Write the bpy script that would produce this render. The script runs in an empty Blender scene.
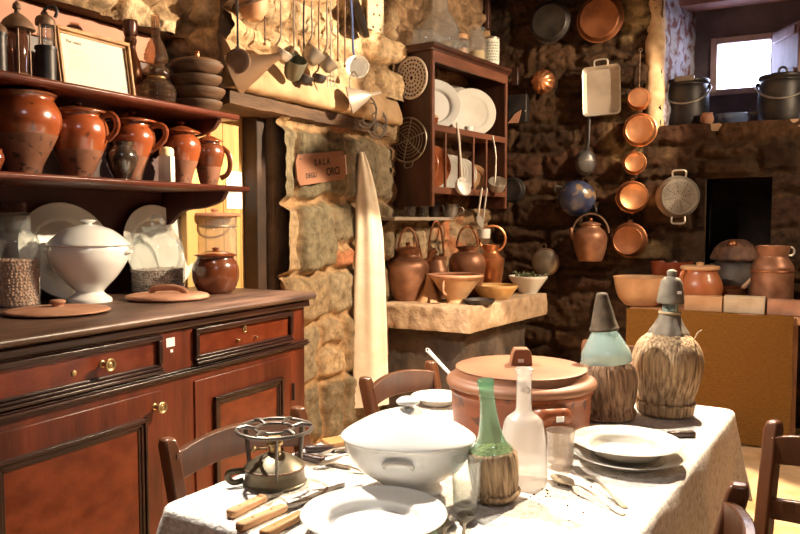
import bpy, math, random
import numpy as np
from mathutils import Vector, Matrix, Euler
random.seed(7)
C = bpy.context.scene.collection
scene = bpy.context.scene
pi = math.pi

# ------------------------------------------------------------------ camera
F = 750.0
CAMZ = 1.36
PHI = math.atan(46 / F)
PSI = math.atan(396 / F * math.cos(PHI))
cd = bpy.data.cameras.new('camera')
cam = bpy.data.objects.new('camera', cd)
C.objects.link(cam)
cam.location = (0, 0, CAMZ)
cam.rotation_euler = (pi / 2 - PHI, 0, PSI)
cd.sensor_width = 36
cd.lens = F * 36 / 800
cd.clip_start = 0.05
scene.camera = cam
RM = Euler((pi / 2 - PHI, 0, PSI)).to_matrix()
RT = RM.transposed()
EYE = Vector((0, 0, CAMZ))

def P(u, v, X=None, Y=None, Z=None, n=None, q=None):
    """where the sight line through a picture point meets a plane of the room"""
    r = RM @ Vector(((u - 400) / F, -(v - 267) / F, -1))
    if X is not None: t = X / r.x
    elif Y is not None: t = Y / r.y
    elif Z is not None: t = (Z - CAMZ) / r.z
    else: t = (Vector(q) - EYE).dot(n) / r.dot(n)
    return EYE + r * t

def proj(p):
    c = RT @ (Vector(p) - EYE)
    return 400 + F * c.x / -c.z, 267 - F * c.y / -c.z

def S(p):
    return -(RT @ (Vector(p) - EYE)).z / F      # metres per picture point at p

def col(u, Z, X=None, Y=None):
    """point of the horizontal surface Z, at room coordinate X or Y, below picture column u -> (point, metres per point, its row)"""
    a, b = -400.0, 1200.0
    v = 267.0
    for _ in range(30):
        p = P(u, v, X=X, Y=Y)
        v += (p.z - Z) / S(p)
    return P(u, v, X=X, Y=Y), S(P(u, v, X=X, Y=Y)), v

# ------------------------------------------------------------------ mesh helpers
def cr(pts, n=6):
    """Catmull-Rom through points of any dimension"""
    pts = [tuple(map(float, p)) for p in pts]
    out = []
    for i in range(len(pts) - 1):
        p0 = pts[max(i - 1, 0)]; p1 = pts[i]; p2 = pts[i + 1]; p3 = pts[min(i + 2, len(pts) - 1)]
        for k in range(n):
            t = k / n
            out.append(tuple(0.5 * (2 * b + (c - a) * t + (2 * a - 5 * b + 4 * c - d) * t * t + (3 * b - a - 3 * c + d) * t ** 3) for a, b, c, d in zip(p0, p1, p2, p3)))
    out.append(pts[-1])
    return out

class MB:
    def __init__(s): s.v = []; s.f = []
    def mark(s): return len(s.v)
    def xf(s, m, start=0):
        for i in range(start, len(s.v)): s.v[i] = tuple(m @ Vector(s.v[i]))
        return s
    def lathe(s, prof, seg=36, c=(0, 0, 0), sx=1, sy=1, rmod=None):
        rings = []
        for r, z in prof:
            if r < 1e-5:
                s.v.append((c[0], c[1], c[2] + z)); rings.append([len(s.v) - 1])
            else:
                b = len(s.v); rg = []
                for k in range(seg):
                    a = 2 * pi * k / seg
                    q = r * (rmod(a, z) if rmod else 1)
                    s.v.append((c[0] + q * math.cos(a) * sx, c[1] + q * math.sin(a) * sy, c[2] + z)); rg.append(b + k)
                rings.append(rg)
        for A, B in zip(rings, rings[1:]):
            if len(A) == 1 and len(B) == 1: continue
            for k in range(seg):
                k2 = (k + 1) % seg
                if len(A) == 1: s.f.append((A[0], B[k2], B[k]))
                elif len(B) == 1: s.f.append((A[k], A[k2], B[0]))
                else: s.f.append((A[k], A[k2], B[k2], B[k]))
        return s
    def tube(s, path, r, seg=8, closed=False, flat=None, up=(0, 0, 1)):
        pts = [Vector(p) for p in path]; n = len(pts)
        rings = []
        N = None
        for i, p in enumerate(pts):
            if closed: t = pts[(i + 1) % n] - pts[i - 1]
            else: t = pts[min(i + 1, n - 1)] - pts[max(i - 1, 0)]
            t.normalize()
            if N is None:
                N = Vector(up) - t * t.dot(Vector(up))
                if N.length < 1e-3: N = Vector((1, 0, 0)) - t * t.x
                if N.length < 1e-3: N = Vector((0, 1, 0)) - t * t.y
            else: N = N - t * t.dot(N)
            N.normalize(); Bn = t.cross(N)
            if isinstance(r, (list, tuple)):
                q_ = i / max(n - 1, 1) * (len(r) - 1); k_ = min(int(q_), len(r) - 2); rr = r[k_] + (r[k_ + 1] - r[k_]) * (q_ - k_)
            else: rr = r
            rb = rr * flat if flat else rr
            b = len(s.v)
            for k in range(seg):
                a = 2 * pi * k / seg
                s.v.append(tuple(p + N * math.cos(a) * rr + Bn * math.sin(a) * rb))
            rings.append(list(range(b, b + seg)))
        m = n if closed else n - 1
        for i in range(m):
            A = rings[i]; B = rings[(i + 1) % n]
            for k in range(seg):
                k2 = (k + 1) % seg
                s.f.append((A[k], A[k2], B[k2], B[k]))
        if not closed:
            s.f.append(tuple(reversed(rings[0]))); s.f.append(tuple(rings[-1]))
        return s
    def ring(s, R, r, c=(0, 0, 0), n=36, seg=8, axis='z', sx=1, sy=1):
        path = []
        for k in range(n):
            a = 2 * pi * k / n
            x, y = R * math.cos(a) * sx, R * math.sin(a) * sy
            path.append((c[0] + x, c[1] + y, c[2]) if axis == 'z' else (c[0] + x, c[1], c[2] + y) if axis == 'y' else (c[0], c[1] + x, c[2] + y))
        return s.tube(path, r, seg, True)
    def box(s, x0, x1, y0, y1, z0, z1):
        b = len(s.v)
        s.v += [(x, y, z) for z in (z0, z1) for y in (y0, y1) for x in (x0, x1)]
        s.f += [tuple(b + i for i in q) for q in ((0, 2, 3, 1), (4, 5, 7, 6), (0, 1, 5, 4), (2, 6, 7, 3), (0, 4, 6, 2), (1, 3, 7, 5))]
        return s
    def prism(s, out, y0, y1):
        """outline in (x,z), given counter-clockwise seen from -y, extruded along y"""
        b = len(s.v); n = len(out)
        s.v += [(x, y0, z) for x, z in out] + [(x, y1, z) for x, z in out]
        s.f.append(tuple(range(b, b + n))); s.f.append(tuple(reversed(range(b + n, b + 2 * n))))
        for i in range(n):
            j = (i + 1) % n
            s.f.append((b + j, b + i, b + n + i, b + n + j))
        return s
    def ball(s, r, c=(0, 0, 0), seg=16, n=8, sz=1, sx=1, sy=1):
        return s.lathe([(0 if k in (0, n) else r * math.sin(pi * k / n), -r * sz * math.cos(pi * k / n)) for k in range(n + 1)], seg, c, sx, sy)
    def loft(s, rings, caps=True):
        idx = []
        for rg in rings:
            b = len(s.v); s.v += [tuple(p) for p in rg]; idx.append(list(range(b, b + len(rg))))
        for A, B in zip(idx, idx[1:]):
            n = len(A)
            for k in range(n): s.f.append((A[k], A[(k + 1) % n], B[(k + 1) % n], B[k]))
        if caps: s.f.append(tuple(reversed(idx[0]))); s.f.append(tuple(idx[-1]))
        return s
    def build(s, name, mat, parent=None, loc=(0, 0, 0), rot=0, sharp=40, bevel=0, bseg=2):
        me = bpy.data.meshes.new(name)
        me.from_pydata(s.v, [], s.f)
        import bmesh
        bm = bmesh.new(); bm.from_mesh(me); bmesh.ops.recalc_face_normals(bm, faces=bm.faces[:]); bm.to_mesh(me); bm.free()
        me.polygons.foreach_set('use_smooth', [True] * len(me.polygons))
        try: me.set_sharp_from_angle(angle=math.radians(sharp))
        except Exception: pass
        me.materials.append(mat)
        o = bpy.data.objects.new(name, me); C.objects.link(o)
        o.location = loc
        o.rotation_euler = (0, 0, rot) if isinstance(rot, (int, float)) else rot
        if parent: o.parent = parent
        if bevel:
            m = o.modifiers.new('bevel', 'BEVEL'); m.width = bevel; m.segments = bseg; m.limit_method = 'ANGLE'
        return o

def tag(o, label, cat, group=None, kind=None):
    o['label'] = label; o['category'] = cat
    if group: o['group'] = group
    if kind: o['kind'] = kind
    return o

def thing(name, label, cat, loc, rot=None, group=None):
    o = bpy.data.objects.new(name, None); C.objects.link(o)
    o.empty_display_size = 0.05
    o.location = loc
    rot = PSI if rot is None else rot
    o.rotation_euler = (0, 0, rot) if isinstance(rot, (int, float)) else rot
    return tag(o, label, cat, group)

def solo(mb, name, label, cat, mat, loc, rot=None, group=None, **k):
    return tag(mb.build(name, mat, None, loc, PSI if rot is None else rot, **k), label, cat, group)

def structure(o):
    o['kind'] = 'structure'; return o

def vessel(prof, t, n=5):
    """open pot: smooth outer profile from the axis at the base up to the rim, wall t, and back down inside"""
    o = cr(prof, n)
    inn = []
    for i, (r, z) in enumerate(o):
        if r > t * 1.6 and z - o[0][1] >= t * .9: inn.append((r - t, z))
    rim = o[-1]
    out = [(0, o[0][1])] + [p for p in o if p[0] > 1e-4]
    inn = [p for p in inn if p[1] < rim[1] - t * .3]
    out += [(rim[0] - t * .5, rim[1] + t * .35)] + list(reversed(inn)) + [(0, inn[0][1])]
    return out

def solid(prof, n=5):
    o = [p for p in cr(prof, n)]
    if o[0][0] > 1e-4: o = [(0, o[0][1])] + o
    if o[-1][0] > 1e-4: o = o + [(0, o[-1][1])]
    return [(max(r, 0), z) for r, z in o]

def K(pr, s, H):
    """profile of (radius in picture points, share of the height) -> metres"""
    return [(r * s, f * H) for r, f in pr]

# ------------------------------------------------------------------ materials
def node(nt, t, **k):
    n = nt.nodes.new(t)
    for a, b in k.items(): setattr(n, a, b)
    return n

def mat(name, c1, c2=None, rough=.5, metal=0, scale=6, stretch=(1, 1, 1), bump=0, bscale=40, bstretch=None, detail=5, lo=.35, hi=.65, spec=.5, coat=0, rvar=0, sheen=0, speck=None, trans=0):
    m = bpy.data.materials.new(name); m.use_nodes = True
    nt = m.node_tree; b = nt.nodes['Principled BSDF']
    b.inputs['Roughness'].default_value = rough
    b.inputs['Metallic'].default_value = metal
    b.inputs['Specular IOR Level'].default_value = spec
    b.inputs['Coat Weight'].default_value = coat
    b.inputs['Coat Roughness'].default_value = .12
    if trans: b.inputs['Transmission Weight'].default_value = trans
    tc = node(nt, 'ShaderNodeTexCoord')
    mp = node(nt, 'ShaderNodeMapping'); mp.inputs['Scale'].default_value = stretch
    nt.links.new(tc.outputs['Object'], mp.inputs['Vector'])
    out = None
    if c2 is None: b.inputs['Base Color'].default_value = (*c1, 1)
    else:
        nz = node(nt, 'ShaderNodeTexNoise'); nz.inputs['Scale'].default_value = scale; nz.inputs['Detail'].default_value = detail
        nt.links.new(mp.outputs['Vector'], nz.inputs['Vector'])
        rp = node(nt, 'ShaderNodeValToRGB')
        rp.color_ramp.elements[0].position = lo; rp.color_ramp.elements[0].color = (*c1, 1)
        rp.color_ramp.elements[1].position = hi; rp.color_ramp.elements[1].color = (*c2, 1)
        nt.links.new(nz.outputs['Fac'], rp.inputs['Fac'])
        out = rp.outputs['Color']
        if speck:
            vz = node(nt, 'ShaderNodeTexNoise'); vz.inputs['Scale'].default_value = speck[1]; vz.inputs['Detail'].default_value = 2
            nt.links.new(tc.outputs['Object'], vz.inputs['Vector'])
            r2 = node(nt, 'ShaderNodeValToRGB'); r2.color_ramp.elements[0].position = speck[2]; r2.color_ramp.elements[1].position = speck[2] + .06
            nt.links.new(vz.outputs['Fac'], r2.inputs['Fac'])
            mx = node(nt, 'ShaderNodeMix', data_type='RGBA'); mx.inputs[7].default_value = (*speck[0], 1)
            nt.links.new(r2.outputs['Color'], mx.inputs[0]); nt.links.new(out, mx.inputs[6]); out = mx.outputs[2]
        nt.links.new(out, b.inputs['Base Color'])
        if rvar:
            mr = node(nt, 'ShaderNodeMapRange'); mr.inputs['To Min'].default_value = rough - rvar; mr.inputs['To Max'].default_value = rough + rvar
            nt.links.new(nz.outputs['Fac'], mr.inputs['Value']); nt.links.new(mr.outputs['Result'], b.inputs['Roughness'])
    if bump:
        n2 = node(nt, 'ShaderNodeTexNoise'); n2.inputs['Scale'].default_value = bscale; n2.inputs['Detail'].default_value = 6
        mp2 = node(nt, 'ShaderNodeMapping'); mp2.inputs['Scale'].default_value = bstretch or stretch
        nt.links.new(tc.outputs['Object'], mp2.inputs['Vector']); nt.links.new(mp2.outputs['Vector'], n2.inputs['Vector'])
        bp = node(nt, 'ShaderNodeBump'); bp.inputs['Strength'].default_value = min(1, bump * 1.0); bp.inputs['Distance'].default_value = .01
        nt.links.new(n2.outputs['Fac'], bp.inputs['Height']); nt.links.new(bp.outputs['Normal'], b.inputs['Normal'])
    return m

def glass(name, tint=(.95, .97, .96), rough=.03, ior=1.5, haze=0, hazecol=(.8, .8, .8), refl=1):
    """thin walled glass: clear with a fresnel gloss, optionally clouded"""
    m = bpy.data.materials.new(name); m.use_nodes = True; nt = m.node_tree
    nt.nodes.remove(nt.nodes['Principled BSDF']); o = nt.nodes['Material Output']
    tr = node(nt, 'ShaderNodeBsdfTransparent'); tr.inputs['Color'].default_value = (*tint, 1)
    gl = node(nt, 'ShaderNodeBsdfGlossy'); gl.inputs['Roughness'].default_value = rough
    lw_ = node(nt, 'ShaderNodeLayerWeight'); lw_.inputs['Blend'].default_value = .5
    pw = node(nt, 'ShaderNodeMath', operation='POWER'); pw.inputs[1].default_value = 3
    nt.links.new(lw_.outputs['Facing'], pw.inputs[0])
    fr = node(nt, 'ShaderNodeMath', operation='MULTIPLY_ADD'); fr.inputs[1].default_value = .8; fr.inputs[2].default_value = .06
    nt.links.new(pw.outputs[0], fr.inputs[0])
    base = tr.outputs[0]
    if haze:
        df = node(nt, 'ShaderNodeBsdfDiffuse'); df.inputs['Color'].default_value = (*hazecol, 1)
        tl = node(nt, 'ShaderNodeBsdfTranslucent'); tl.inputs['Color'].default_value = (*hazecol, 1)
        m0 = node(nt, 'ShaderNodeMixShader'); m0.inputs[0].default_value = .45
        nt.links.new(df.outputs[0], m0.inputs[1]); nt.links.new(tl.outputs[0], m0.inputs[2])
        m1 = node(nt, 'ShaderNodeMixShader'); m1.inputs[0].default_value = haze
        nt.links.new(base, m1.inputs[1]); nt.links.new(m0.outputs[0], m1.inputs[2]); base = m1.outputs[0]
    mx = node(nt, 'ShaderNodeMixShader')
    nt.links.new(fr.outputs[0], mx.inputs[0]); nt.links.new(base, mx.inputs[1]); nt.links.new(gl.outputs[0], mx.inputs[2])
    nt.links.new(mx.outputs[0], o.inputs['Surface'])
    return m

def stonemat(name, rough=.9, bump=.6, bscale=30, spec=.2):
    m = bpy.data.materials.new(name); m.use_nodes = True; nt = m.node_tree; b = nt.nodes['Principled BSDF']
    b.inputs['Roughness'].default_value = rough; b.inputs['Specular IOR Level'].default_value = spec
    at = node(nt, 'ShaderNodeAttribute', attribute_name='Col')
    tc = node(nt, 'ShaderNodeTexCoord')
    nz = node(nt, 'ShaderNodeTexNoise'); nz.inputs['Scale'].default_value = 22; nz.inputs['Detail'].default_value = 8; nz.inputs['Roughness'].default_value = .65
    nt.links.new(tc.outputs['Object'], nz.inputs['Vector'])
    rp = node(nt, 'ShaderNodeValToRGB'); rp.color_ramp.elements[0].position = .3; rp.color_ramp.elements[0].color = (.45, .42, .4, 1); rp.color_ramp.elements[1].position = .7; rp.color_ramp.elements[1].color = (1.3, 1.25, 1.2, 1)
    nt.links.new(nz.outputs['Fac'], rp.inputs['Fac'])
    mx = node(nt, 'ShaderNodeMix', data_type='RGBA', blend_type='MULTIPLY'); mx.inputs[0].default_value = 1
    nt.links.new(at.outputs['Color'], mx.inputs[6]); nt.links.new(rp.outputs['Color'], mx.inputs[7]); nt.links.new(mx.outputs[2], b.inputs['Base Color'])
    n2 = node(nt, 'ShaderNodeTexNoise'); n2.inputs['Scale'].default_value = bscale; n2.inputs['Detail'].default_value = 9; n2.inputs['Roughness'].default_value = .7
    nt.links.new(tc.outputs['Object'], n2.inputs['Vector'])
    bp = node(nt, 'ShaderNodeBump'); bp.inputs['Strength'].default_value = bump; bp.inputs['Distance'].default_value = .03
    nt.links.new(n2.outputs['Fac'], bp.inputs['Height']); nt.links.new(bp.outputs['Normal'], b.inputs['Normal'])
    return m

mwood_red = mat('old red walnut', (.055, .008, .003), (.19, .034, .009), rough=.36, scale=5, stretch=(3, .6, 3), bump=.12, bscale=30, lo=.3, hi=.72, rvar=.12)
mwood_redv = mat('old red walnut upright', (.048, .008, .003), (.155, .027, .008), rough=.38, scale=5, stretch=(3, 3, .5), bump=.12, bscale=30, lo=.3, hi=.72, rvar=.12)
mwood_pan = mat('figured walnut veneer', (.085, .012, .004), (.185, .036, .010), rough=.32, scale=9, stretch=(2, 1.6, 2.4), bump=.08, bscale=30, lo=.3, hi=.75, rvar=.1)
mwood_dark = mat('dark moulding', (.012, .004, .0025), (.04, .012, .007), rough=.33, scale=6, stretch=(3, .4, 3), bump=.15)
mwood_top = mat('worn dark top', (.05, .026, .018), (.14, .075, .05), rough=.42, scale=4, stretch=(4, .7, 1), bump=.2, bscale=25, rvar=.12)
mwood_shelf = mat('red shelf board', (.05, .010, .005), (.13, .027, .012), rough=.33, scale=4, stretch=(3, .5, 3), bump=.12)
mwood_back = mat('dark red back board', (.030, .005, .003), (.065, .012, .006), rough=.5, scale=4, stretch=(3, .5, 1), bump=.1)
mwood_pale = mat('pink faded board', (.42, .17, .09), (.6, .28, .16), rough=.6, scale=4, stretch=(3, .4, 1), bump=.1)
mwood_chair = mat('brown chair wood', (.050, .017, .007), (.13, .045, .017), rough=.3, scale=8, stretch=(1, 1, .4), bump=.12, bscale=30, rvar=.1)
mwood_frame = mat('picture frame wood', (.26, .12, .035), (.46, .24, .08), rough=.45, scale=12, stretch=(1, .5, 3), bump=.15)
mwood_pine = mat('yellow pine door', (.48, .26, .075), (.66, .40, .14), rough=.6, scale=3, stretch=(1, 4, .4), bump=.2, bscale=20)
mshade_jamb = mat('shade coloured jamb', (.02, .010, .005), (.05, .022, .01), rough=.7, scale=6, bump=.3)
mwood_lid = mat('worn lid wood', (.38, .17, .075), (.60, .34, .18), rough=.55, scale=6, stretch=(1, 4, 1), bump=.25, bscale=14)
mwood_knife = mat('knife handle wood', (.34, .17, .07), (.55, .32, .15), rough=.5, scale=14, stretch=(.4, 3, 3), bump=.2)
mwood_rack = mat('plate rack wood', (.028, .009, .005), (.07, .022, .012), rough=.45, scale=6, stretch=(2, 2, .5), bump=.15)
mwood_rackf = mat('plate rack front wood', (.10, .034, .018), (.18, .066, .036), rough=.45, scale=6, stretch=(.5, 2, 2), bump=.15)
mclay = mat('glazed brown clay', (.125, .026, .008), (.26, .062, .018), rough=.22, scale=5, bump=.06, bscale=12, coat=.6, speck=((.07, .018, .007), 30, .64))
mclay_dark = mat('dark glazed clay', (.075, .02, .008), (.17, .045, .014), rough=.25, scale=8, bump=.06, bscale=14, coat=.6)
mclay_black = mat('black glazed clay', (.012, .009, .008), (.05, .03, .02), rough=.18, scale=9, coat=.8, bump=.05)
mclay_raw = mat('raw terracotta', (.34, .15, .085), (.48, .25, .155), rough=.8, scale=9, bump=.18, bscale=40)
mclay_pot = mat('orange casserole clay', (.17, .036, .008), (.30, .078, .019), rough=.42, scale=6, bump=.15, bscale=20, speck=((.10, .026, .010), 24, .62))
mclay_lid = mat('dusty casserole lid', (.20, .08, .038), (.32, .145, .075), rough=.55, scale=5, bump=.18, bscale=16)
mclay_red = mat('red terracotta pan', (.15, .025, .009), (.24, .05, .018), rough=.35, scale=6, coat=.3)
mclay_cream = mat('cream earthenware', (.40, .20, .09), (.56, .33, .17), rough=.5, scale=6, bump=.12)
mclay_jar = mat('orange bean pot', (.30, .085, .028), (.44, .155, .06), rough=.4, scale=5, bump=.1, coat=.2)
mbowl = mat('dark wooden bowl', (.055, .028, .014), (.16, .08, .04), rough=.6, scale=7, stretch=(1, 1, 4), bump=.15)
mwhite = mat('white enamel', (.80, .80, .78), (.86, .86, .84), rough=.16, scale=4, coat=.3)
mwhite_old = mat('aged white china', (.62, .59, .53), (.74, .72, .66), rough=.2, scale=5, coat=.3)
mcopper = mat('copper', (.52, .20, .08), (.78, .36, .17), rough=.36, metal=.9, scale=7, bump=.08, bscale=18, rvar=.1)
mcopper_dk = mat('tarnished copper', (.18, .065, .028), (.36, .14, .06), rough=.42, metal=.75, scale=7, bump=.1, bscale=18, rvar=.12)
mcopper_rose = mat('old copper sheet', (.17, .068, .034), (.32, .15, .085), rough=.45, metal=.5, scale=9, bump=.22, bscale=12, rvar=.1)
mbrass = mat('brass', (.36, .26, .12), (.55, .42, .22), rough=.35, metal=.85, scale=8, bump=.08, rvar=.1)
mtin = mat('dull tin', (.20, .17, .135), (.38, .335, .28), rough=.42, metal=.7, scale=9, bump=.08, rvar=.1)
mtin_lt = mat('bright aluminium', (.42, .36, .30), (.56, .50, .43), rough=.38, metal=.6, scale=6, bump=.06, rvar=.08)
msteel = mat('cutlery steel', (.20, .17, .13), (.38, .33, .27), rough=.3, metal=.85, scale=20, rvar=.1)
miron = mat('black iron', (.014, .012, .012), (.05, .04, .036), rough=.45, metal=.4, scale=9, bump=.12, rvar=.1)
miron_br = mat('rusty iron', (.09, .05, .03), (.22, .13, .08), rough=.55, metal=.4, scale=12, bump=.2)
mblade = mat('worn blade', (.10, .075, .055), (.24, .20, .16), rough=.4, metal=.7, scale=14, stretch=(.5, 3, 1), rvar=.12)
mstove = mat('stove tank metal', (.085, .068, .042), (.17, .14, .09), rough=.38, metal=.6, scale=8, bump=.05, rvar=.1)
mstove_r = mat('stove ring iron', (.09, .072, .06), (.18, .155, .13), rough=.4, metal=.6, scale=12, bump=.1)
mstone_slab = mat('chiselled slab stone', (.26, .17, .10), (.50, .36, .24), rough=.95, scale=14, bump=1, bscale=34, spec=.2, lo=.25, hi=.75)
mstraw = mat('straw wrap', (.16, .09, .042), (.58, .41, .24), rough=.75, scale=42, stretch=(3, 3, .22), bump=.8, bscale=50, bstretch=(3, 3, .2))
mstraw_dk = mat('brown straw wrap', (.11, .055, .028), (.44, .26, .145), rough=.75, scale=42, stretch=(3, 3, .2), bump=.8, bscale=50, bstretch=(3, 3, .2))
mgreycloth = mat('grey paper collar', (.15, .125, .095), (.26, .22, .175), rough=.9, scale=14, bump=.4)
mcork = mat('grey bottle cap', (.13, .11, .085), (.22, .19, .15), rough=.8, scale=20, bump=.3)
mcap_dk = mat('dark felt cap', (.045, .032, .02), (.11, .08, .05), rough=.85, scale=20, bump=.3)
mcloth = mat('white tablecloth', (.56, .51, .46), (.80, .77, .73), rough=.9, scale=70, bump=.5, bscale=110, lo=.3, hi=.6, spec=.2)
mtowel = mat('cream towel', (.70, .60, .46), (.78, .69, .56), rough=.95, scale=12, bump=.2, bscale=60, spec=.1)
mburlap = mat('burlap', (.16, .072, .015), (.215, .102, .025), rough=1, scale=150, stretch=(.3, .3, 1), bump=.8, bscale=150, spec=.05, lo=.3, hi=.7)
mpaper = mat('paper', (.72, .66, .56), rough=.9)
mpaper_w = mat('white paper', (.86, .86, .84), rough=.9)
mink = mat('faded ink', (.25, .16, .10), rough=.9)
mink_dk = mat('sign ink', (.02, .012, .008), rough=.9)
msign = mat('sign card', (.20, .085, .045), (.26, .12, .068), rough=.8, scale=4)
mfloor = mat('clay floor', (.66, .39, .18), (.90, .62, .35), rough=.7, scale=5, bump=.5, bscale=10)
mplaster = mat('ceiling plaster', (.13, .085, .05), (.2, .13, .08), rough=.95, scale=3, bump=.3)
mplaster_w = mat('flaking whitewash', (.15, .06, .05), (.34, .34, .40), rough=.95, scale=13, bump=.9, bscale=20, lo=.42, hi=.53, detail=9)
mwinwood = mat('window wood', (.26, .17, .16), (.40, .28, .28), rough=.6, scale=6, bump=.2)
mgl = glass('clear glass', (.9, .93, .92), haze=.13, hazecol=(.85, .87, .88))
mgl_green = glass('green glass', (.58, .82, .68), haze=.16, hazecol=(.46, .66, .53))
mgl_amber = glass('amber lamp glass', (.72, .56, .44), haze=.14, hazecol=(.36, .23, .15))
mgl_clear = glass('clear drinking glass', (.93, .95, .94), haze=.09, hazecol=(.8, .8, .78))
mgl_frost = glass('dusty bottle glass', (.88, .86, .84), rough=.25, haze=.5, hazecol=(.80, .76, .73))
mgl_blue = glass('pale blue glass', (.72, .90, .92), haze=.45, hazecol=(.52, .70, .72))
mgl_dusty = glass('dusty tumbler glass', (.88, .85, .82), haze=.18, hazecol=(.6, .52, .45))
mgl_win = glass('window glass', (.97, .98, 1))
mgl_tall = glass('old jar glass', (.93, .95, .95), haze=.2, hazecol=(.85, .85, .85))
mbean = mat('chickpea', (.48, .27, .17), (.66, .42, .29), rough=.5, scale=50)
mbean2 = mat('speckled beans', (.30, .22, .17), (.74, .64, .56), rough=.45, scale=70)
mblue = mat('blue speckled enamel', (.012, .018, .055), (.05, .06, .11), rough=.3, scale=10, speck=((.20, .13, .075), 13, .56), coat=.3)
mgreen = mat('dried herb', (.06, .075, .03), (.18, .17, .08), rough=.9, scale=20)
mbrick = mat('red brick', (.30, .10, .05), (.46, .19, .10), rough=.95, scale=10, bump=.6)
mrush = mat('woven rush', (.26, .17, .07), (.44, .31, .15), rough=.9, scale=30, stretch=(1, 6, 1), bump=.5)
mrope = mat('string', (.4, .3, .18), rough=.9)

mclay_low = mat('bare lower clay', (.10, .035, .016), (.22, .085, .042), rough=.6, scale=7, bump=.2, bscale=24, speck=((.05, .02, .01), 26, .6))
mfunnel = mat('brown tin funnel', (.17, .095, .05), (.28, .17, .10), rough=.5, scale=7, metal=.2, bump=.1)
mdusk = glass('smoky cup glass', (.45, .42, .40), haze=.35, hazecol=(.22, .18, .15))
def two_tone(o, m, zcut):
    # the glaze stops at a line: bare clay below it
    o.data.materials.append(m)
    for f in o.data.polygons:
        if f.center.z < zcut: f.material_index = 1
    return o
mtrivet = mat('pale trivet metal', (.50, .43, .36), (.64, .57, .49), rough=.5, scale=9)
# ------------------------------------------------------------------ stone walls
def fbm(x, y, seed, octv=4):
    out = np.zeros_like(x); amp = 1.0; tot = 0
    for o in range(octv):
        rs = np.random.RandomState(seed * 17 + o * 101 + 3)
        g = rs.rand(64, 64)
        xi = np.floor(x).astype(int); yi = np.floor(y).astype(int)
        fx = x - xi; fy = y - yi
        fx = fx * fx * (3 - 2 * fx); fy = fy * fy * (3 - 2 * fy)
        a = g[xi % 64, yi % 64]; b = g[(xi + 1) % 64, yi % 64]; c = g[xi % 64, (yi + 1) % 64]; d = g[(xi + 1) % 64, (yi + 1) % 64]
        out += amp * ((a * (1 - fx) + b * fx) * (1 - fy) + (c * (1 - fx) + d * fx) * fy)
        tot += amp; amp *= .5; x = x * 2.03 + 5.2; y = y * 2.03 + 1.7
    return out / tot * 2 - 1

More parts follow.
